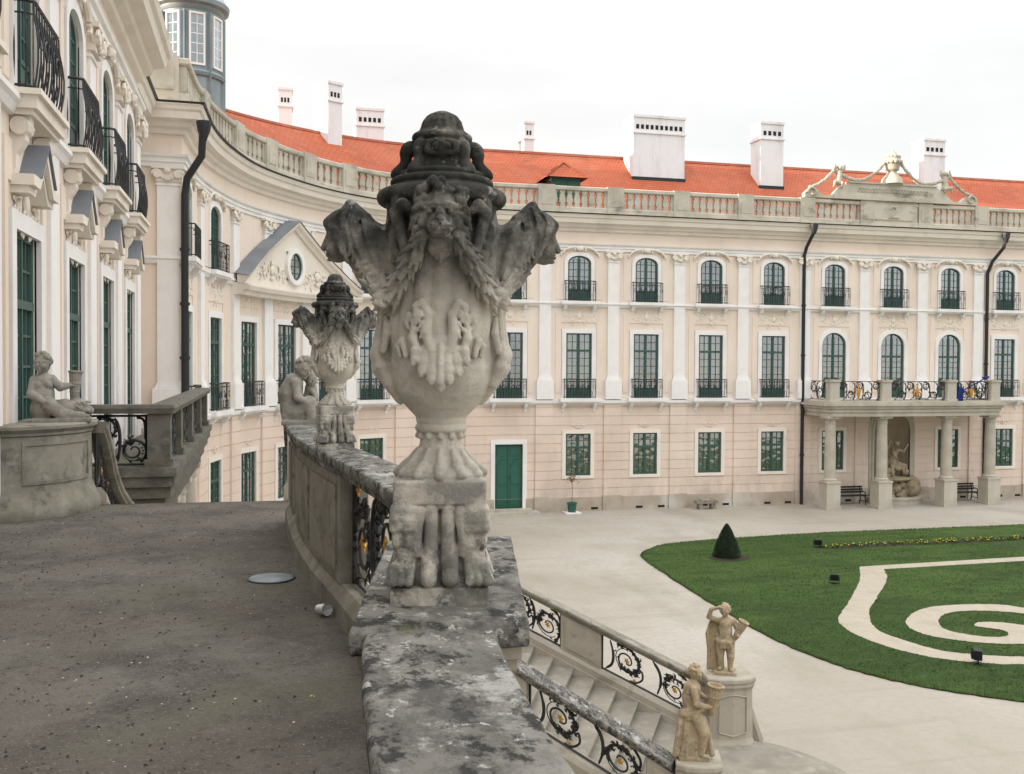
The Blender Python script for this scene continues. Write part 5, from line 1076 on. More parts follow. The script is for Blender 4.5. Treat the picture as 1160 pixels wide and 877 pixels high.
def parapet(name,path,items,label,lowz=DZ,cz=1.04,w=.185,group=None,copm='stone',jit=.003,plinth=.20,wallm='stone',hz=None,root_loc=None,cat='balustrade'):
    """items: ('pier'|'iron', s0, s1, n)"""
    a,b=items[0][1],items[-1][2]; P,t,n,z=path.frame((a+b)/2)
    rt=empty(name,root_loc or (P.x,P.y,z+lowz),0,label,cat,group)
    c=MB(); h=cz
    pf=[(-w+.05,h-.13),(-w+.032,h-.115),(-w+.028,h-.085),(-w+.010,h-.072),(-w+.002,h-.055),(-w,h-.012),(-w+.006,h-.003)]+[(x*(w-.012)/8,h+.003*(1-abs(x)/8)) for x in range(-8,9)]+[(w-.006,h-.003),(w,h-.012),(w-.002,h-.055),(w-.010,h-.072),(w-.028,h-.085),(w-.032,h-.115),(w-.05,h-.13)]
    pf=[(o,q+lowz) for o,q in pf]
    sweep(c,path,a,b,pf,ds=.035 if jit else .2,jit=jit,jf=7); c.build('coping',M[copm],rt,world=True,smooth=True)
    p=MB(); sweep(p,path,a,b,[(-w+.01,lowz-.02),(w-.01,lowz-.02),(w-.01,lowz+plinth-.07),(w-.05,lowz+plinth-.02),(w-.07,lowz+plinth),(-w+.07,lowz+plinth),(-w+.05,lowz+plinth-.02),(-w+.01,lowz+plinth-.07)],ds=.15); p.build('base_course',M[wallm],rt,world=True)
    for it in items:
        if it[0]=='pier':
            _,s0,s1,nn=it; q=MB(); fbox(q,path,s0,s1,-w+.055,w-.055,lowz+plinth-.001,lowz+h-.12,ds=.2)
            k=(s1-s0)/nn
            for i in range(nn):
                for sg in (-1,1):
                    e0,e1=s0+k*i+.09,s0+k*(i+1)-.09
                    if e1-e0>.15:
                        o0,o1=(w-.056,w-.040) if sg>0 else (-w+.040,-w+.056)
                        fbox(q,path,e0,e1,o0,o1,lowz+plinth+.07,lowz+h-.20,ds=.2)
            q.build('pier',M[wallm],rt,world=True)
        else:
            _,s0,s1,nn=it; H=h-.12-plinth
            f=lambda u,v,s0=s0:path.pt(s0+u,0,lowz+plinth+v)
            mm,gg=scrollpanel(f,s1-s0,H,nn,.0125 if lowz>1 else .0155,int(s0*10),True,4. if lowz>1 else 4.2); ir=mm.build('ironwork_panel',M['iron'],rt,world=True,smooth=True); [g_.build('gilded_rosette',M['gold'],ir,smooth=True) for g_ in gg]
    return rt
yy=lambda v:sY(PR,v)
pt=parapet('terrace_parapet',PR,[('pier',0.02,yy(.9),2),('pier',yy(.9)+.001,yy(3.45),2),('pier',yy(3.45)+.001,yy(4.0),1),('iron',yy(4.0),yy(6.6),4),('pier',yy(6.6),yy(9.0),2),('iron',yy(9.0),yy(9.75),1),('pier',yy(9.75),PR.L-.01,1)],
  'curved stone parapet with lichened coping running along the right edge of the terrace',copm='coping',w=.15,cz=1.04,jit=.004)
# widened cap under the near urn
cp=MB(); poly=[(.19,2.25),(.606,2.235),(.848,3.375),(.414,3.38)]
c0_=Vector((sum(p[0] for p in poly)/4,sum(p[1] for p in poly)/4))
def pol(e):
    out=[]; 
    for i,(x,y) in enumerate(poly):
        a=Vector((x,y)); d=(a-c0_).normalized()*e*1.4; out.append(a+d)
    r=[]
    for i in range(4):
        a,b=out[i],out[(i+1)%4]
        for k in range(24): r.append(a+(b-a)*k/24)
    return r
lay=[(-.05,6.128),(-.010,6.134),(.0,6.142),(.002,6.185),(-.004,6.196),(-.012,6.2)]
vs_=[];fs_=[]
for e,z in lay:
    for v in pol(e): v3=Vector((v.x,v.y,z)); vs_.append(v3+noise.noise_vector(v3*8)*.003+noise.noise_vector(v3*30)*.0018)
for i in range(len(lay)-1):
    for k in range(96): fs_.append((i*96+k,i*96+(k+1)%96,(i+1)*96+(k+1)%96,(i+1)*96+k))
fs_.append(tuple((len(lay)-1)*96+k for k in range(96))); cp.add(vs_,fs_); cp.build('pedestal_cap',M['coping'],pt,world=True,smooth=True)
cp=MB(); vs_=[];fs_=[]; lay=[(-.02,5.15),(-.02,5.32),(-.05,5.36),(-.078,5.38),(-.078,6.02),(-.066,6.03),(-.064,6.045),(-.048,6.065),(-.046,6.09),(-.030,6.10),(-.028,6.132)]
for e,z in lay: vs_+=[(v.x,v.y,z) for v in pol(e)]
for i in range(len(lay)-1):
    for k in range(96): fs_.append((i*96+k,i*96+(k+1)%96,(i+1)*96+(k+1)%96,(i+1)*96+k))
cp.add(vs_,fs_); cp.build('pedestal_body',M['stonelt'],pt,world=True,smooth=True)
um=urn_mesh()
u1=link('carved_urn',um); u1.location=(.449,2.54,6.196); u1.rotation_euler=(0,0,R(-11)); tag(u1,'large sooty carved stone urn with lion mask standing on the nearest parapet pedestal','urn','carved urns on the parapet')
u1.scale=(1,1,.972); u2=u1.copy(); COL.objects.link(u2); u2.location=(.505,7.2,6.186); u2.rotation_euler=(0,0,R(5)); u2['label']='smaller looking carved urn farther along the parapet beside the bowed stone child'
o=link('child_statue',putto_bowed()); o.location=(.37,10.25,6.185); o.rotation_euler=(0,0,R(-2)); tag(o,'grey stone children crouching with bowed head on the far end of the right parapet','statue','child statues of the terrace and stairs')
o=link('child_statue',putto_vase()); o.location=(-2.17,11.93,6.135); o.scale=(.84,.86,.96); o.rotation_euler=(0,0,R(8)); tag(o,'grey stone child sitting beside a fluted vase on the round left pedestal','statue','child statues of the terrace and stairs')
# left pedestal
lp=empty('stone_pedestal',(-2.3,11.9,DZ),0,'curved grey stone pedestal at the left against the palace front','pedestal')
ppoly=[(-2.64,11.15),(-2.5,11.17),(-2.3,11.27),(-2.1,11.47),(-1.94,11.76),(-1.88,12.1),(-1.93,12.5),(-2.64,12.5)]
pc_=Vector((-2.5,12.3))
def pgrow(e):
    r=[]
    for i,(x,y) in enumerate(ppoly):
        a=Vector((x,y)); 
        if i in (0,7): r.append((x+(0),y-(e if i==0 else -e))); continue
        d=(a-pc_).normalized()*e; r.append((x+d.x,y+d.y))
    return r
for nm,ly in (('pedestal_body',[(.10,0),(.11,.06),(.09,.12),(.05,.20),(.03,.24),(0,.30),(0,.84),(-.002,.86)]),('pedestal_cap',[(0,.862),(.02,.875),(.02,.90),(.05,.925),(.07,.94),(.07,.97),(.05,.985)])):
    m=MB(); n=8
    for e,z in ly: m.v+=[(x,y,DZ+z) for x,y in pgrow(e)]
    for i in range(len(ly)-1): m.f+=[(i*n+k,i*n+(k+1)%n,(i+1)*n+(k+1)%n,(i+1)*n+k) for k in range(n)]
    m.f+=[tuple(range(n-1,-1,-1)),tuple((len(ly)-1)*n+k for k in range(n))]; m.uv=[None]*len(m.f); m.build(nm,M['stone'],lp,world=True,smooth=True)
m=MB(); fr_=[Vector(p) for p in pgrow(.0)[1:6]]; pp=Path([(v.x,v.y) for v in fr_])
for (a,b,z0,z1) in ((.1,pp.L-.1,.36,.40),(.1,pp.L-.1,.77,.81),(.1,.14,.40,.77),(pp.L-.14,pp.L-.1,.40,.77)): sweep(m,pp,a,b,[(-.02,DZ+z0),(.012,DZ+z0),(.012,DZ+z1),(-.02,DZ+z1)])
m.build('panel_moulding',M['stone'],lp,world=True)
# ------------------------------------------------------------------ staircase
uo=catmull([(-1.86,12.3),(-1.84,15.0),(-.6,17.4),(2.0,18.4),(4.6,17.6),(7.45,15.75)],8); ui=catmull([(.42,12.2),(.55,12.9),(1.0,13.6),(1.9,14.1),(3.15,14.0),(5.45,12.5)],8)
zc=[5.15,3.8,2.95,2.42,1.8,.42]
def zat(k): k=k/8; i=min(4,int(k)); f=k-i; return zc[i]+(zc[i+1]-zc[i])*f
zs=[zat(k) for k in range(41)]
PO=Path([tuple(v) for v in uo],zs); PI_=Path([tuple(v) for v in ui],zs)
stc=empty('curved_staircase',(3,15,0),0,'curved stone staircase descending from the terrace to the courtyard','staircase')
NS=30; m=MB()
def uz(z): # curve parameter at height z
    for k in range(40):
        if zs[k]>=z>=zs[k+1]: return k+(zs[k]-z)/(zs[k]-zs[k+1])
    return 40.
def cpt(arr,k): i=min(39,int(k)); f=k-i; return arr[i]+(arr[i+1]-arr[i])*f
rise=(5.15-.42)/NS
for i in range(NS):
    z=5.15-rise*(i+1); k0=uz(5.15-rise*i); k1=uz(z)
    if i==NS-1: k1=40
    a,b=cpt(uo,k0),cpt(ui,k0); c_,d_=cpt(uo,k1),cpt(ui,k1)
    q=Vector((b.x-a.x,b.y-a.y)).normalized(); 
    nose=(Vector((c_.x+d_.x,c_.y+d_.y))/2-Vector((a.x+b.x,a.y+b.y))/2).normalized()*.03
    m.add([(a.x,a.y,z),(b.x,b.y,z),(d_.x+nose.x,d_.y+nose.y,z),(c_.x+nose.x,c_.y+nose.y,z),(a.x,a.y,z+rise),(b.x,b.y,z+rise),(d_.x+nose.x,d_.y+nose.y,z-.05),(c_.x+nose.x,c_.y+nose.y,z-.05),(c_.x,c_.y,z-.05),(d_.x,d_.y,z-.05)],[(0,1,2,3),(0,1,5,4),(2,3,7,6),(6,7,8,9)])
m.build('steps',M['step'],stc,world=True,recalc=False)
for nm,arr,sg in (('outer_wall',PO,-1),('inner_wall',PI_,1)):
    w_=MB(); sm=arr.samples(0,arr.L); vs_=[];fs_=[]
    for P,n,z,x in sm:
        for o in (-.14,.14): vs_+=[(P.x+n.x*o,P.y+n.y*o,-.2),(P.x+n.x*o,P.y+n.y*o,z+.02)]
    for i in range(len(sm)-1): fs_+=[(4*i,4*i+4,4*i+5,4*i+1),(4*i+2,4*i+6,4*i+7,4*i+3),(4*i+1,4*i+5,4*i+7,4*i+3)]
    fs_+=[(0,1,3,2)]; w_.add(vs_,fs_); w_.build('side_wall',M['stonelt'],stc,world=True)
Lo,Li=PO.L,PI_.L
it=[('iron',.0,2.4,3),('pier',2.4,3.0,1),('iron',3.0,5.0,2),('pier',5.0,5.6,1),('iron',5.6,7.4,2),('pier',7.4,8.1,1),('iron',8.1,Lo-4.35,1),('pier',Lo-4.35,Lo-3.75,1),('iron',Lo-3.75,Lo-2.62,2),('pier',Lo-2.62,Lo-1.87,1),('iron',Lo-1.87,Lo-.15,2),('pier',Lo-.15,Lo,1)]
parapet('stair_parapet',PO,it,'outer sloping stair parapet with scroll ironwork ending at the statue with raised arm',lowz=0,cz=.96,w=.125,group='sloping parapets of the staircase',copm='stone',wallm='stonelt',jit=.0015,plinth=.20)
it=[('pier',.0,.6,1),('iron',.6,1.9,1),('pier',1.9,2.5,1),('iron',2.5,Li-2.75,1),('pier',Li-2.75,Li-2.1,1),('iron',Li-2.1,Li-.35,2),('pier',Li-.35,Li,1)]
parapet('stair_parapet',PI_,it,'inner sloping stair parapet with scroll ironwork ending at the draped statue with vase',lowz=0,cz=1.0,w=.18,group='sloping parapets of the staircase',copm='coping',wallm='stonelt',jit=.003,plinth=.24)
def pedst(x,y,rz,label,top,r=.38):
    e=empty('stair_pedestal',(x,y,.0),rz,label,'pedestal','pedestals at the foot of the stairs')
    m=MB(); f=[(-r,-r*.8),(-r*.6,-r*1.05),(0,-r*1.14),(r*.6,-r*1.05),(r,-r*.8),(r,r),(-r,r)]; n=7; ly=[(1.18,-.1),(1.2,.30),(1.12,.38),(1.03,.46),(1.0,.5),(.97,top-.22),(1.0,top-.18)]
    for e_,z in ly: m.v+=[(a*e_,b*e_,z) for a,b in f]
    for i in range(len(ly)-1): m.f+=[(i*n+k,i*n+(k+1)%n,(i+1)*n+(k+1)%n,(i+1)*n+k) for k in range(n)]
    m.f+=[tuple(range(n-1,-1,-1)),tuple((len(ly)-1)*n+k for k in range(n))]; m.uv=[None]*len(m.f); m.build('body',M['stonelt'],e)
    m=MB(); ly=[(1.0,top-.179),(1.05,top-.15),(1.04,top-.10),(1.10,top-.07),(1.10,top-.02),(1.07,top)]
    for e_,z in ly: m.v+=[(a*e_,b*e_,z) for a,b in f]
    for i in range(len(ly)-1): m.f+=[(i*n+k,i*n+(k+1)%n,(i+1)*n+(k+1)%n,(i+1)*n+k) for k in range(n)]
    m.f+=[tuple(range(n-1,-1,-1)),tuple((len(ly)-1)*n+k for k in range(n))]; m.uv=[None]*len(m.f); m.build('cap',M['stonelt'],e)
    m=MB(); 
    m.tube([(-r*.62,-r*1.07,.62),(0,-r*1.14,.56),(r*.62,-r*1.07,.62),(r*.62,-r*1.04,top-.32),(0,-r*1.12,top-.27),(-r*.62,-r*1.04,top-.32),(-r*.62,-r*1.07,.62)],.015,4)
    m.build('panel_moulding',M['stonelt'],e)
    m=MB()
    for q,(z,rr) in enumerate(((.72,.15),(.48,.12))): m.tube([(r+.02+rr*.6*(1-a/8)*math.cos(a),.0,z+rr*(1-a/8)*math.sin(a)) for a in [k*.5 for k in range(14)]],.05,6)
    m.tube([(r,0,1.0),(r+.06,0,.85),(r+.12,0,.6),(r+.2,0,.35),(r+.16,0,.1)],[.04,.06,.08,.1,.08],6); m.build('side_volute',M['stonelt'],e,smooth=True)
    return e
pedst(7.75,15.62,R(-8),'round fronted stone pedestal under the statue with raised arm',1.53)
pedst(5.72,12.32,R(-20),'stone pedestal under the draped statue holding a vase',1.5,.28)
o=link('child_statue',statue_basket()); o.location=(7.7,15.55,1.53); o.rotation_euler=(0,0,R(-25)); o.scale=(.93,)*3; tag(o,'ochre stone child with raised arm and basket at the foot of the far stair parapet','statue','child statues of the terrace and stairs')
o=link('child_statue',statue_vase()); o.location=(5.68,12.38,1.5); o.rotation_euler=(0,0,R(-20)); o.scale=(.93,)*3; tag(o,'ochre stone draped figure with fluted vase at the foot of the near stair parapet','statue','child statues of the terrace and stairs')
bs=MB()
for r,z0,z1 in ((2.55,-.1,.14),(2.15,.14,.28),(1.8,.28,.41)):
    bs.lathe([(r-.02,z0),(r-.02,z1-.05),(r,z1-.04),(r,z1)],(6.75,14.15,0),64,1,1)
bs.build('bottom_steps',M['step'],stc,world=True)
# small things on the terrace
m=MB(); m.lathe([(.178,0),(.178,.006),(.170,.009),(.16,.010)],(0,0,0),36); cv=m.build('drain_cover',M['pipe']); cv.location=(.07,7.78,DZ+.001); tag(cv,'round pale metal cover of an in-ground light set flush in the terrace near the parapet','cover')  # recessed ground light, drawn unlit as a plain metal disc
m=MB(); m.lathe([(.166,.010),(.16,.014),(.001,.016)],(0,0,0),36); m.build('cover_plate',M['steel'],cv,smooth=True)
m=MB(); m.M=Matrix.Rotation(R(82),4,'Y'); m.lathe([(.001,0),(.028,0),(.038,.10),(.041,.102),(.036,.098),(.026,.004),(.001,.004)],(0,0,0),24); o=m.build('plastic_cup',M['cup'],smooth=True); o.location=(.36,6.6,DZ+.042); o.rotation_euler=(0,0,R(-60)); tag(o,'crumpled clear plastic cup lying at the foot of the parapet','cup')
# side balcony of the main block, beyond the first stairs
sb_=MB()
for g,z0,z1 in ((-.16,4.28,4.5),(-.08,4.502,4.72),(.0,4.722,4.9),(.06,4.902,5.06),(.10,5.062,5.2)): sb_.box(-2.6,-1.36+g,16-g,26.8+g,z0,z1)
sba=sb_.build('side_balcony',M['moss'],mb_,world=True)
BP=Path([(-2.6,16.1),(-1.46,16.1),(-1.46,26.7)])
def balp(s): m=MB(); fbox(m,BP,s-.22,s+.22,-.14,.10,5.2,6.04); fbox(m,BP,s-.26,s+.26,-.18,.14,5.2,5.32); m.build('parapet_pier',M['moss'],sba)
for s in (1.13,3.4,6.2,9.0,11.6): balp(s)
m=MB(); sweep(m,BP,0,BP.L,[(-.2,6.02),(.16,6.02),(.18,6.10),(.15,6.15),(-.19,6.15),(-.22,6.10)]); m.build('coping',M['moss'],sba)
for a,b,n in ((.05,.9,2),(1.5,3.15,3),(3.65,5.95,4),(6.45,8.75,4),(9.25,11.35,4)):
    f=lambda u,v,a=a:BP.pt(a+u,0,5.22+v); mm,gg=scrollpanel(f,b-a,.78,n,.016,int(a*7)); ir=mm.build('iron_railing',M['iron'],sba,smooth=True)
for x,y in ((-1.85,16.5),(-1.85,19.6),(-1.85,22.8),(-1.85,26.2)):
    o=bpy.data.objects.new('column',cme); COL.objects.link(o); o.parent=sba; o.location=(x,y,-.14)
m=MB(); m.box(-2.6,-2.0,17.6,18.1,0,4.3); m.build('brick_pier',mat('orange_brick',(.38,.15,.08),.9,[((.25,.1,.06),3,5,.45,.7,.6)]),sba)
from mathutils.geometry import tessellate_polygon
# ------------------------------------------------------------------ courtyard
def sheet(name,pts,z,m_,kind='structure',sub=None):
    bm=bmesh.new(); pts=[p for i,p in enumerate(pts) if math.dist(p,pts[i-1])>1e-3]; vs=[bm.verts.new((x,y,z)) for x,y in pts]
    for t in tessellate_polygon([[Vector((x,y,0)) for x,y in pts]]): bm.faces.new([vs[i] for i in t])
    me=bpy.data.meshes.new(name); bm.normal_update()
    for f in bm.faces:
        if f.normal.z<0: f.normal_flip()
    bm.to_mesh(me); bm.free(); me.materials.append(m_); return tag(link(name,me),kind=kind)
def smooth(pts,k=6,j=.0,seed=1):
    rnd=random.Random(seed); return [(v.x+rnd.uniform(-j,j),v.y+rnd.uniform(-j,j)) for v in catmull(pts,k)]
sheet('ground',[(-1500,-1500),(1500,-1500),(1500,1500),(-1500,1500)],0,M['gravel'])
lawn=[(60,14.2),(26,14.2),(19,14.9)]+smooth([(15.6,16.45),(14.4,17.4),(13.3,18.6),(12.65,20.1),(12.3,22.6),(12.45,26.4),(12.75,30.6),(12.95,32.4),(13.2,33.3),(13.9,34.2),(15.0,35.0),(17.9,35.6),(22.9,36.0),(31.3,36.0)],10,.03)+[(60,36)]
sheet('lawn',lawn,.03,M['grass'])
em=MB(); n=len(lawn)
em.v=[(x,y,.0) for x,y in lawn]+[(x,y,.03) for x,y in lawn]; em.f=[(i,(i+1)%n,n+(i+1)%n,n+i) for i in range(n)]; em.uv=[None]*n; tag(em.build('lawn_edge',M['soil']),kind='structure')
def blades(name,pts,h,lab):
    n=len(pts); rg_=np.random.default_rng(5); P=np.array(pts); a=rg_.uniform(0,6.283,n); hh=h*rg_.uniform(.5,1.3,n); t=rg_.uniform(0,6.283,n); w=.010
    V=np.empty((n,3,3)); V[:,0,0]=P[:,0]-w*np.cos(a); V[:,0,1]=P[:,1]-w*np.sin(a); V[:,1,0]=P[:,0]+w*np.cos(a); V[:,1,1]=P[:,1]+w*np.sin(a); V[:,0:2,2]=.028
    V[:,2,0]=P[:,0]+hh*.5*np.cos(t); V[:,2,1]=P[:,1]+hh*.5*np.sin(t); V[:,2,2]=.028+hh
    me=bpy.data.meshes.new(name); me.vertices.add(3*n); me.vertices.foreach_set('co',V.astype(np.float32).ravel()); me.loops.add(3*n); me.loops.foreach_set('vertex_index',np.arange(3*n,dtype=np.int32)); me.polygons.add(n); me.polygons.foreach_set('loop_start',np.arange(0,3*n,3,dtype=np.int32)); me.polygons.foreach_set('loop_total',np.full(n,3,np.int32)); me.update(calc_edges=True); me.materials.append(M['blade'])
    tag(link(name,me),lab,kind='stuff')
rnd=random.Random(31); ed=[]
for (xa,ya),(xb,yb) in zip(lawn,lawn[1:]):
    if min(xa,xb)>32: continue
    L_=math.dist((xa,ya),(xb,yb))
    for k in range(int(L_*150)): t=rnd.random(); ed.append((xa+(xb-xa)*t+rnd.gauss(0,.022),ya+(yb-ya)*t+rnd.gauss(0,.022)))
blades('lawn_border_grass',ed,.05,'ragged grass blades along the border of the lawn')
bo=smooth([(19.57,29.6),(18.29,27.66),(16.37,25.26),(15.21,23.9),(14.71,23.08),(14.53,22.09),(14.62,21.2),(14.87,20.45),(15.31,19.78),(16.11,19.26),(16.88,19.0),(18.6,18.8),(22,18.6)],8,.02,2)
bi=smooth([(20.14,29.06),(19.3,27.7),(17.74,25.84),(16.48,24.4),(15.8,23.38),(15.35,22.41),(15.37,21.57),(15.63,20.57),(16.15,20.01),(17.35,19.5),(19,19.3),(22,19.2)],8,.02,3)
sheet('gravel_path',[(45,29.9),(26.4,29.9)]+bo+bi[::-1]+[(25.8,29.25),(45,29.3)],.036,M['gravelpath'])
so=smooth([(19.4,20.2),(20.8,20.6),(21.7,21.5),(21.8,22.5),(20.79,23.51),(20.44,23.92),(19.52,24.21),(18.35,24.18),(17.48,23.77),(16.63,23.01),(16.23,22.2),(16.33,21.51),(16.87,20.9),(17.57,20.53),(18.12,20.4)],8,.015,4)
si=smooth([(20.3,21.6),(20.9,22.2),(20.29,22.94),(19.73,23.34),(18.99,23.55),(18.21,23.41),(17.48,22.81),(17.08,22.01),(17.31,21.45),(17.67,21.14),(18.15,21.09),(18.46,21.43),(18.42,21.7),(18.22,21.93),(18.07,22.14),(18.41,22.42),(18.96,22.3),(19.39,21.91)],8,.015,5)
sheet('gravel_spiral',so+[(18.8,20.25)]+[(19.3,20.9)]+si[::-1][:0]+[],.036,M['gravelpath']) if False else sheet('gravel_spiral',so[2:]+[(18.6,20.25),(19.2,20.2)]+[(19.6,20.9)]+si[::-1],.042,M['gravelpath'])
from mathutils.geometry import intersect_point_line
def inside(p,pl):
    x,y=p; c=False; j=len(pl)-1
    for i in range(len(pl)):
        xi,yi=pl[i]; xj,yj=pl[j]
        if (yi>y)!=(yj>y) and x<(xj-xi)*(y-yi)/(yj-yi)+xi: c=not c
        j=i
    return c
pathpoly=[(45,29.9),(26.4,29.9)]+bo+bi[::-1]+[(25.8,29.25),(45,29.3)]; spir=so[2:]+[(18.6,20.25),(19.2,20.2)]+[(19.6,20.9)]+si[::-1]
gp=[]
while len(gp)<52000:
    q=(rnd.uniform(12.2,27),16+20*rnd.random()**1.25)
    if inside(q,lawn) and not inside(q,pathpoly) and not inside(q,spir) and not (q[0]>19.8 and 32.7<q[1]<33.5): gp.append(q)
blades('lawn_grass_blades',gp,.045,'short grass blades covering the mown lawn')
sheet('flower_bed_soil',[(19.8,33.05),(20.5,32.75),(45,32.9),(45,33.5),(20.5,33.35)],.037,M['soil'])
m=MB(); g=MB(); rnd=random.Random(4)
for k in range(1100):
    x=rnd.uniform(20.2,44); y=rnd.uniform(32.75,33.4); 
    for q in range(2): a=rnd.uniform(0,6.3); g.add([(x,y,.04),(x+.07*math.cos(a),y+.07*math.sin(a),.10),(x+.07*math.cos(a+1),y+.07*math.sin(a+1),.11)],[(0,1,2)])
    if k%4==0: m.blob((x,y,.12),.026,1,(1,1,.5))
tag(g.build('bedding_leaves',M['leafg'],recalc=False),'low green bedding leaves in the narrow flower strip',kind='stuff'); tag(m.build('yellow_pansies',M['yellow']),'small yellow flowers in the narrow strip across the lawn',kind='stuff')
# clipped cone
tr=empty('clipped_cone_shrub',(15.86,32.0,.03),0,'dark clipped cone shaped yew standing on the tip of the lawn','shrub'); tr.scale=(.9,.9,.93)
m=MB(); m.tube([(0,0,-.05),(0,0,.4)],.04,6); m.build('trunk',M['bark'],tr)
m=MB(); rnd=random.Random(11)
cpf=lambda z:.50*(1-(z/1.26)**1.55)**.9+.02 if z<1.26 else .02
for k in range(8000):
    z=1.26*rnd.random()**1.15; a=rnd.uniform(0,6.283); r=cpf(z)*(rnd.uniform(.80,1.05)+.10*noise.noise(Vector((math.cos(a)*3,math.sin(a)*3,z*5)))); p=Vector((r*math.cos(a),r*math.sin(a),z+.03)); d=Vector((rnd.uniform(-1,1),rnd.uniform(-1,1),rnd.uniform(-.4,1))).normalized()*.04; e=d.orthogonal().normalized()*.016
    m.add([p-e,p+e,p+d],[(0,1,2)])
m.lathe([(.02,.0)]+[(max(.01,cpf(z)*.84),z+.02) for z in [k*.12 for k in range(11)]],(0,0,0),16); m.build('foliage',M['leaf'],tr,recalc=False)
m=MB(); m.lathe([(.66,0),(.5,.05),(.2,.06)],(15.95,31.95,.03),24,1.15,.8); tag(m.build('soil_ring',M['soil']),kind='structure')
# floodlights in the grass
def flood(loc,rz,label,s=1.):
    e=empty('garden_floodlight',loc,rz,label,'floodlight','floodlights set in the lawn')
    m=MB(); m.box(-.16*s,.16*s,-.09*s,.10*s,.12*s,.36*s); [m.box((-.15+.06*k)*s,(-.135+.06*k)*s,.10*s,.16*s,.14*s,.34*s) for k in range(6)]; m.build('housing',M['blackp'],e)
    m=MB(); m.box(-.135*s,.135*s,-.096*s,-.088*s,.145*s,.335*s); m.build('lens',M['lens'],e)
    m=MB(); m.tube([(-.19*s,0,.26*s),(-.19*s,0,.02),(.19*s,0,.02),(.19*s,0,.26*s)],.015*s,5); m.box(-.12*s,.12*s,-.1*s,.1*s,-.01,.02); m.build('bracket',M['blackp'],e)
flood((17.31,27.51,.03),R(150),'black garden floodlight standing in the middle of the open lawn',.8); flood((15.85,19.3,.03),R(55),'black garden floodlight beside the near curved gravel path',.9); flood((20.13,33.15,.03),R(170),'black garden floodlight at the tip of the flower strip',.8)
# potted tree by the door
pt_=empty('potted_tree',(13.75,43.35,0),0,'thin little standard tree in a green pot on a white slab by the green door','potted plant')
m=MB(); m.box(-.36,.36,-.3,.3,0,.06); m.build('white_slab',M['white'],pt_)
m=MB(); m.lathe([(.17,.06),(.2,.3),(.22,.44),(.24,.45),(.24,.50),(.20,.50),(.19,.46),(.001,.46)],(0,0,0),20); m.build('pot',M['greendoor'],pt_,smooth=True)
m=MB(); m.tube([(0,0,.44),(.01,0,1.0),(0,.01,1.5)],.014,5); rnd=random.Random(3)
for k in range(9): a=rnd.uniform(0,6.3); m.tube([(0,.01,1.35+.02*k),(.1*math.cos(a),.1*math.sin(a),1.5+.02*k),(.2*math.cos(a),.2*math.sin(a),1.6+.03*k)],.006,4)
m.build('stem',M['bark'],pt_)
m=MB()
for k in range(130): p=Vector((rnd.gauss(0,.13),rnd.gauss(0,.13),1.62+rnd.gauss(0,.11))); d=Vector((rnd.uniform(-1,1),rnd.uniform(-1,1),rnd.uniform(-1,.5))).normalized()*.07; e=d.orthogonal().normalized()*.025; m.add([p-e,p+e,p+d],[(0,1,2)])
m.build('foliage',M['leaf2'],pt_,recalc=False)
m=MB(); m.box(-.55,.55,-.18,.18,.28,.42); m.blob((0,0,.42),.5,2,(1.05,.42,.22)); m.box(-.42,-.22,-.14,.14,0,.28); m.box(.22,.42,-.14,.14,0,.28); o=m.build('stone_trough',M['stone']); o.location=(20.4,43.35,0); tag(o,'low rounded grey stone trough against the wing wall below the windows','trough')
# ------------------------------------------------------------------ camera, light, sky
cam=bpy.data.cameras.new('camera'); co=bpy.data.objects.new('camera',cam); COL.objects.link(co); sc.camera=co
cam.sensor_width=36; cam.lens=36*1128/1160; cam.clip_end=4000; cam.clip_start=.05
YAW=R(14.1);PIT=R(-1.31);ROL=R(.34)
f=Vector((math.sin(YAW)*math.cos(PIT),math.cos(YAW)*math.cos(PIT),math.sin(PIT))); r=Vector((math.cos(YAW),-math.sin(YAW),0)); u=r.cross(f)
r2=r*math.cos(ROL)+u*math.sin(ROL); u2=u*math.cos(ROL)-r*math.sin(ROL)
Mx=Matrix((r2,u2,-f)).transposed().to_4x4(); Mx.translation=Vector((0,0,EYE)); co.matrix_world=Mx
SUN_EL=9.; SUN_AZ=Vector((-1,.02,0)).normalized()   # horizontal direction towards the sun
sd=Vector((SUN_AZ.x*math.cos(R(SUN_EL)),SUN_AZ.y*math.cos(R(SUN_EL)),math.sin(R(SUN_EL))))
ld=bpy.data.lights.new('sun','SUN'); ld.energy=4.; ld.angle=R(.5); ld.color=(1,.86,.68); lo=bpy.data.objects.new('sun',ld); COL.objects.link(lo); lo.rotation_euler=sd.to_track_quat('Z','Y').to_euler(); lo.location=(0,0,40)
w=bpy.data.worlds.new('World'); sc.world=w; w.use_nodes=True; N=w.node_tree.nodes; L=w.node_tree.links; bg=N['Background']
sk=N.new('ShaderNodeTexSky'); sk.sky_type='NISHITA'; sk.sun_disc=False; sk.sun_elevation=R(SUN_EL); sk.sun_rotation=math.atan2(sd.x,sd.y); sk.dust_density=3.; sk.air_density=1.
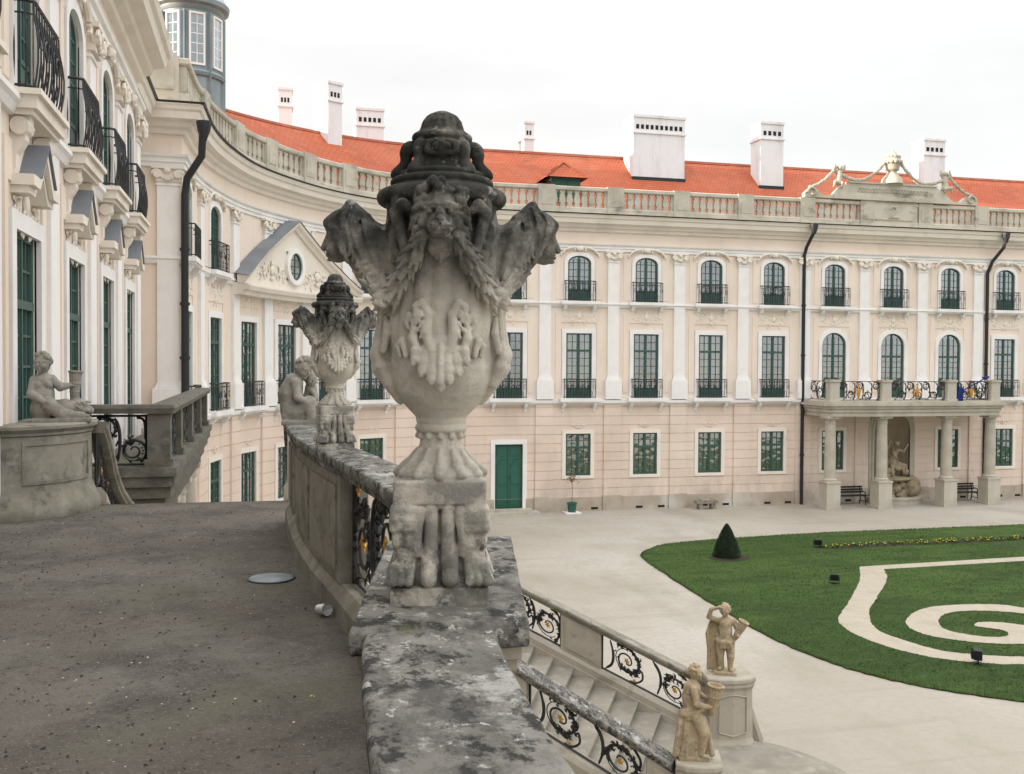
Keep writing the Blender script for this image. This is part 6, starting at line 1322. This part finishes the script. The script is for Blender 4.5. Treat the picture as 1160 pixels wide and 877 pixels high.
tc=N.new('ShaderNodeTexCoord'); nz=N.new('ShaderNodeTexNoise'); mp=N.new('ShaderNodeMapping'); mp.inputs['Scale'].default_value=(1,1,3.5); L.new(tc.outputs['Generated'],mp.inputs[0]); L.new(mp.outputs[0],nz.inputs['Vector']); nz.inputs['Scale'].default_value=2.2; nz.inputs['Detail'].default_value=6
rg=N.new('ShaderNodeMapRange'); rg.inputs[1].default_value=.3; rg.inputs[2].default_value=.7; rg.inputs[3].default_value=.86; rg.inputs[4].default_value=.97; L.new(nz.outputs['Fac'],rg.inputs[0])
mx=N.new('ShaderNodeMix'); mx.data_type='RGBA'; L.new(rg.outputs[0],mx.inputs[0]); L.new(sk.outputs[0],mx.inputs[6]); sx=N.new('ShaderNodeSeparateXYZ'); L.new(tc.outputs['Generated'],sx.inputs[0])   # overcast: brighter overhead than near the horizon
gz=N.new('ShaderNodeMapRange'); gz.inputs[1].default_value=.30; gz.inputs[2].default_value=.75; gz.inputs[3].default_value=4.75; gz.inputs[4].default_value=13.; L.new(sx.outputs[2],gz.inputs[0])
n2=N.new('ShaderNodeTexNoise'); n2.inputs['Scale'].default_value=3.2; n2.inputs['Detail'].default_value=7; L.new(mp.outputs[0],n2.inputs['Vector'])
r3=N.new('ShaderNodeMapRange'); r3.inputs[1].default_value=.35; r3.inputs[2].default_value=.65; r3.inputs[3].default_value=.965; r3.inputs[4].default_value=1.06; L.new(n2.outputs['Fac'],r3.inputs[0])
mk_=N.new('ShaderNodeMath'); mk_.operation='MULTIPLY'; L.new(gz.outputs[0],mk_.inputs[0]); L.new(r3.outputs[0],mk_.inputs[1])
vs3=N.new('ShaderNodeVectorMath'); vs3.operation='SCALE'; vs3.inputs[0].default_value=(1.0,.995,.985); L.new(mk_.outputs[0],vs3.inputs['Scale']); L.new(vs3.outputs[0],mx.inputs[7])
L.new(mx.outputs[2],bg.inputs['Color']); bg.inputs['Strength'].default_value=.1
sc.view_settings.view_transform='Standard'; sc.view_settings.look='None'; sc.view_settings.gamma=1; sc.view_settings.use_curve_mapping=False; sc.view_settings.exposure=1.12
sc.cycles.max_bounces=6; sc.cycles.transparent_max_bounces=8; sc.cycles.diffuse_bounces=3
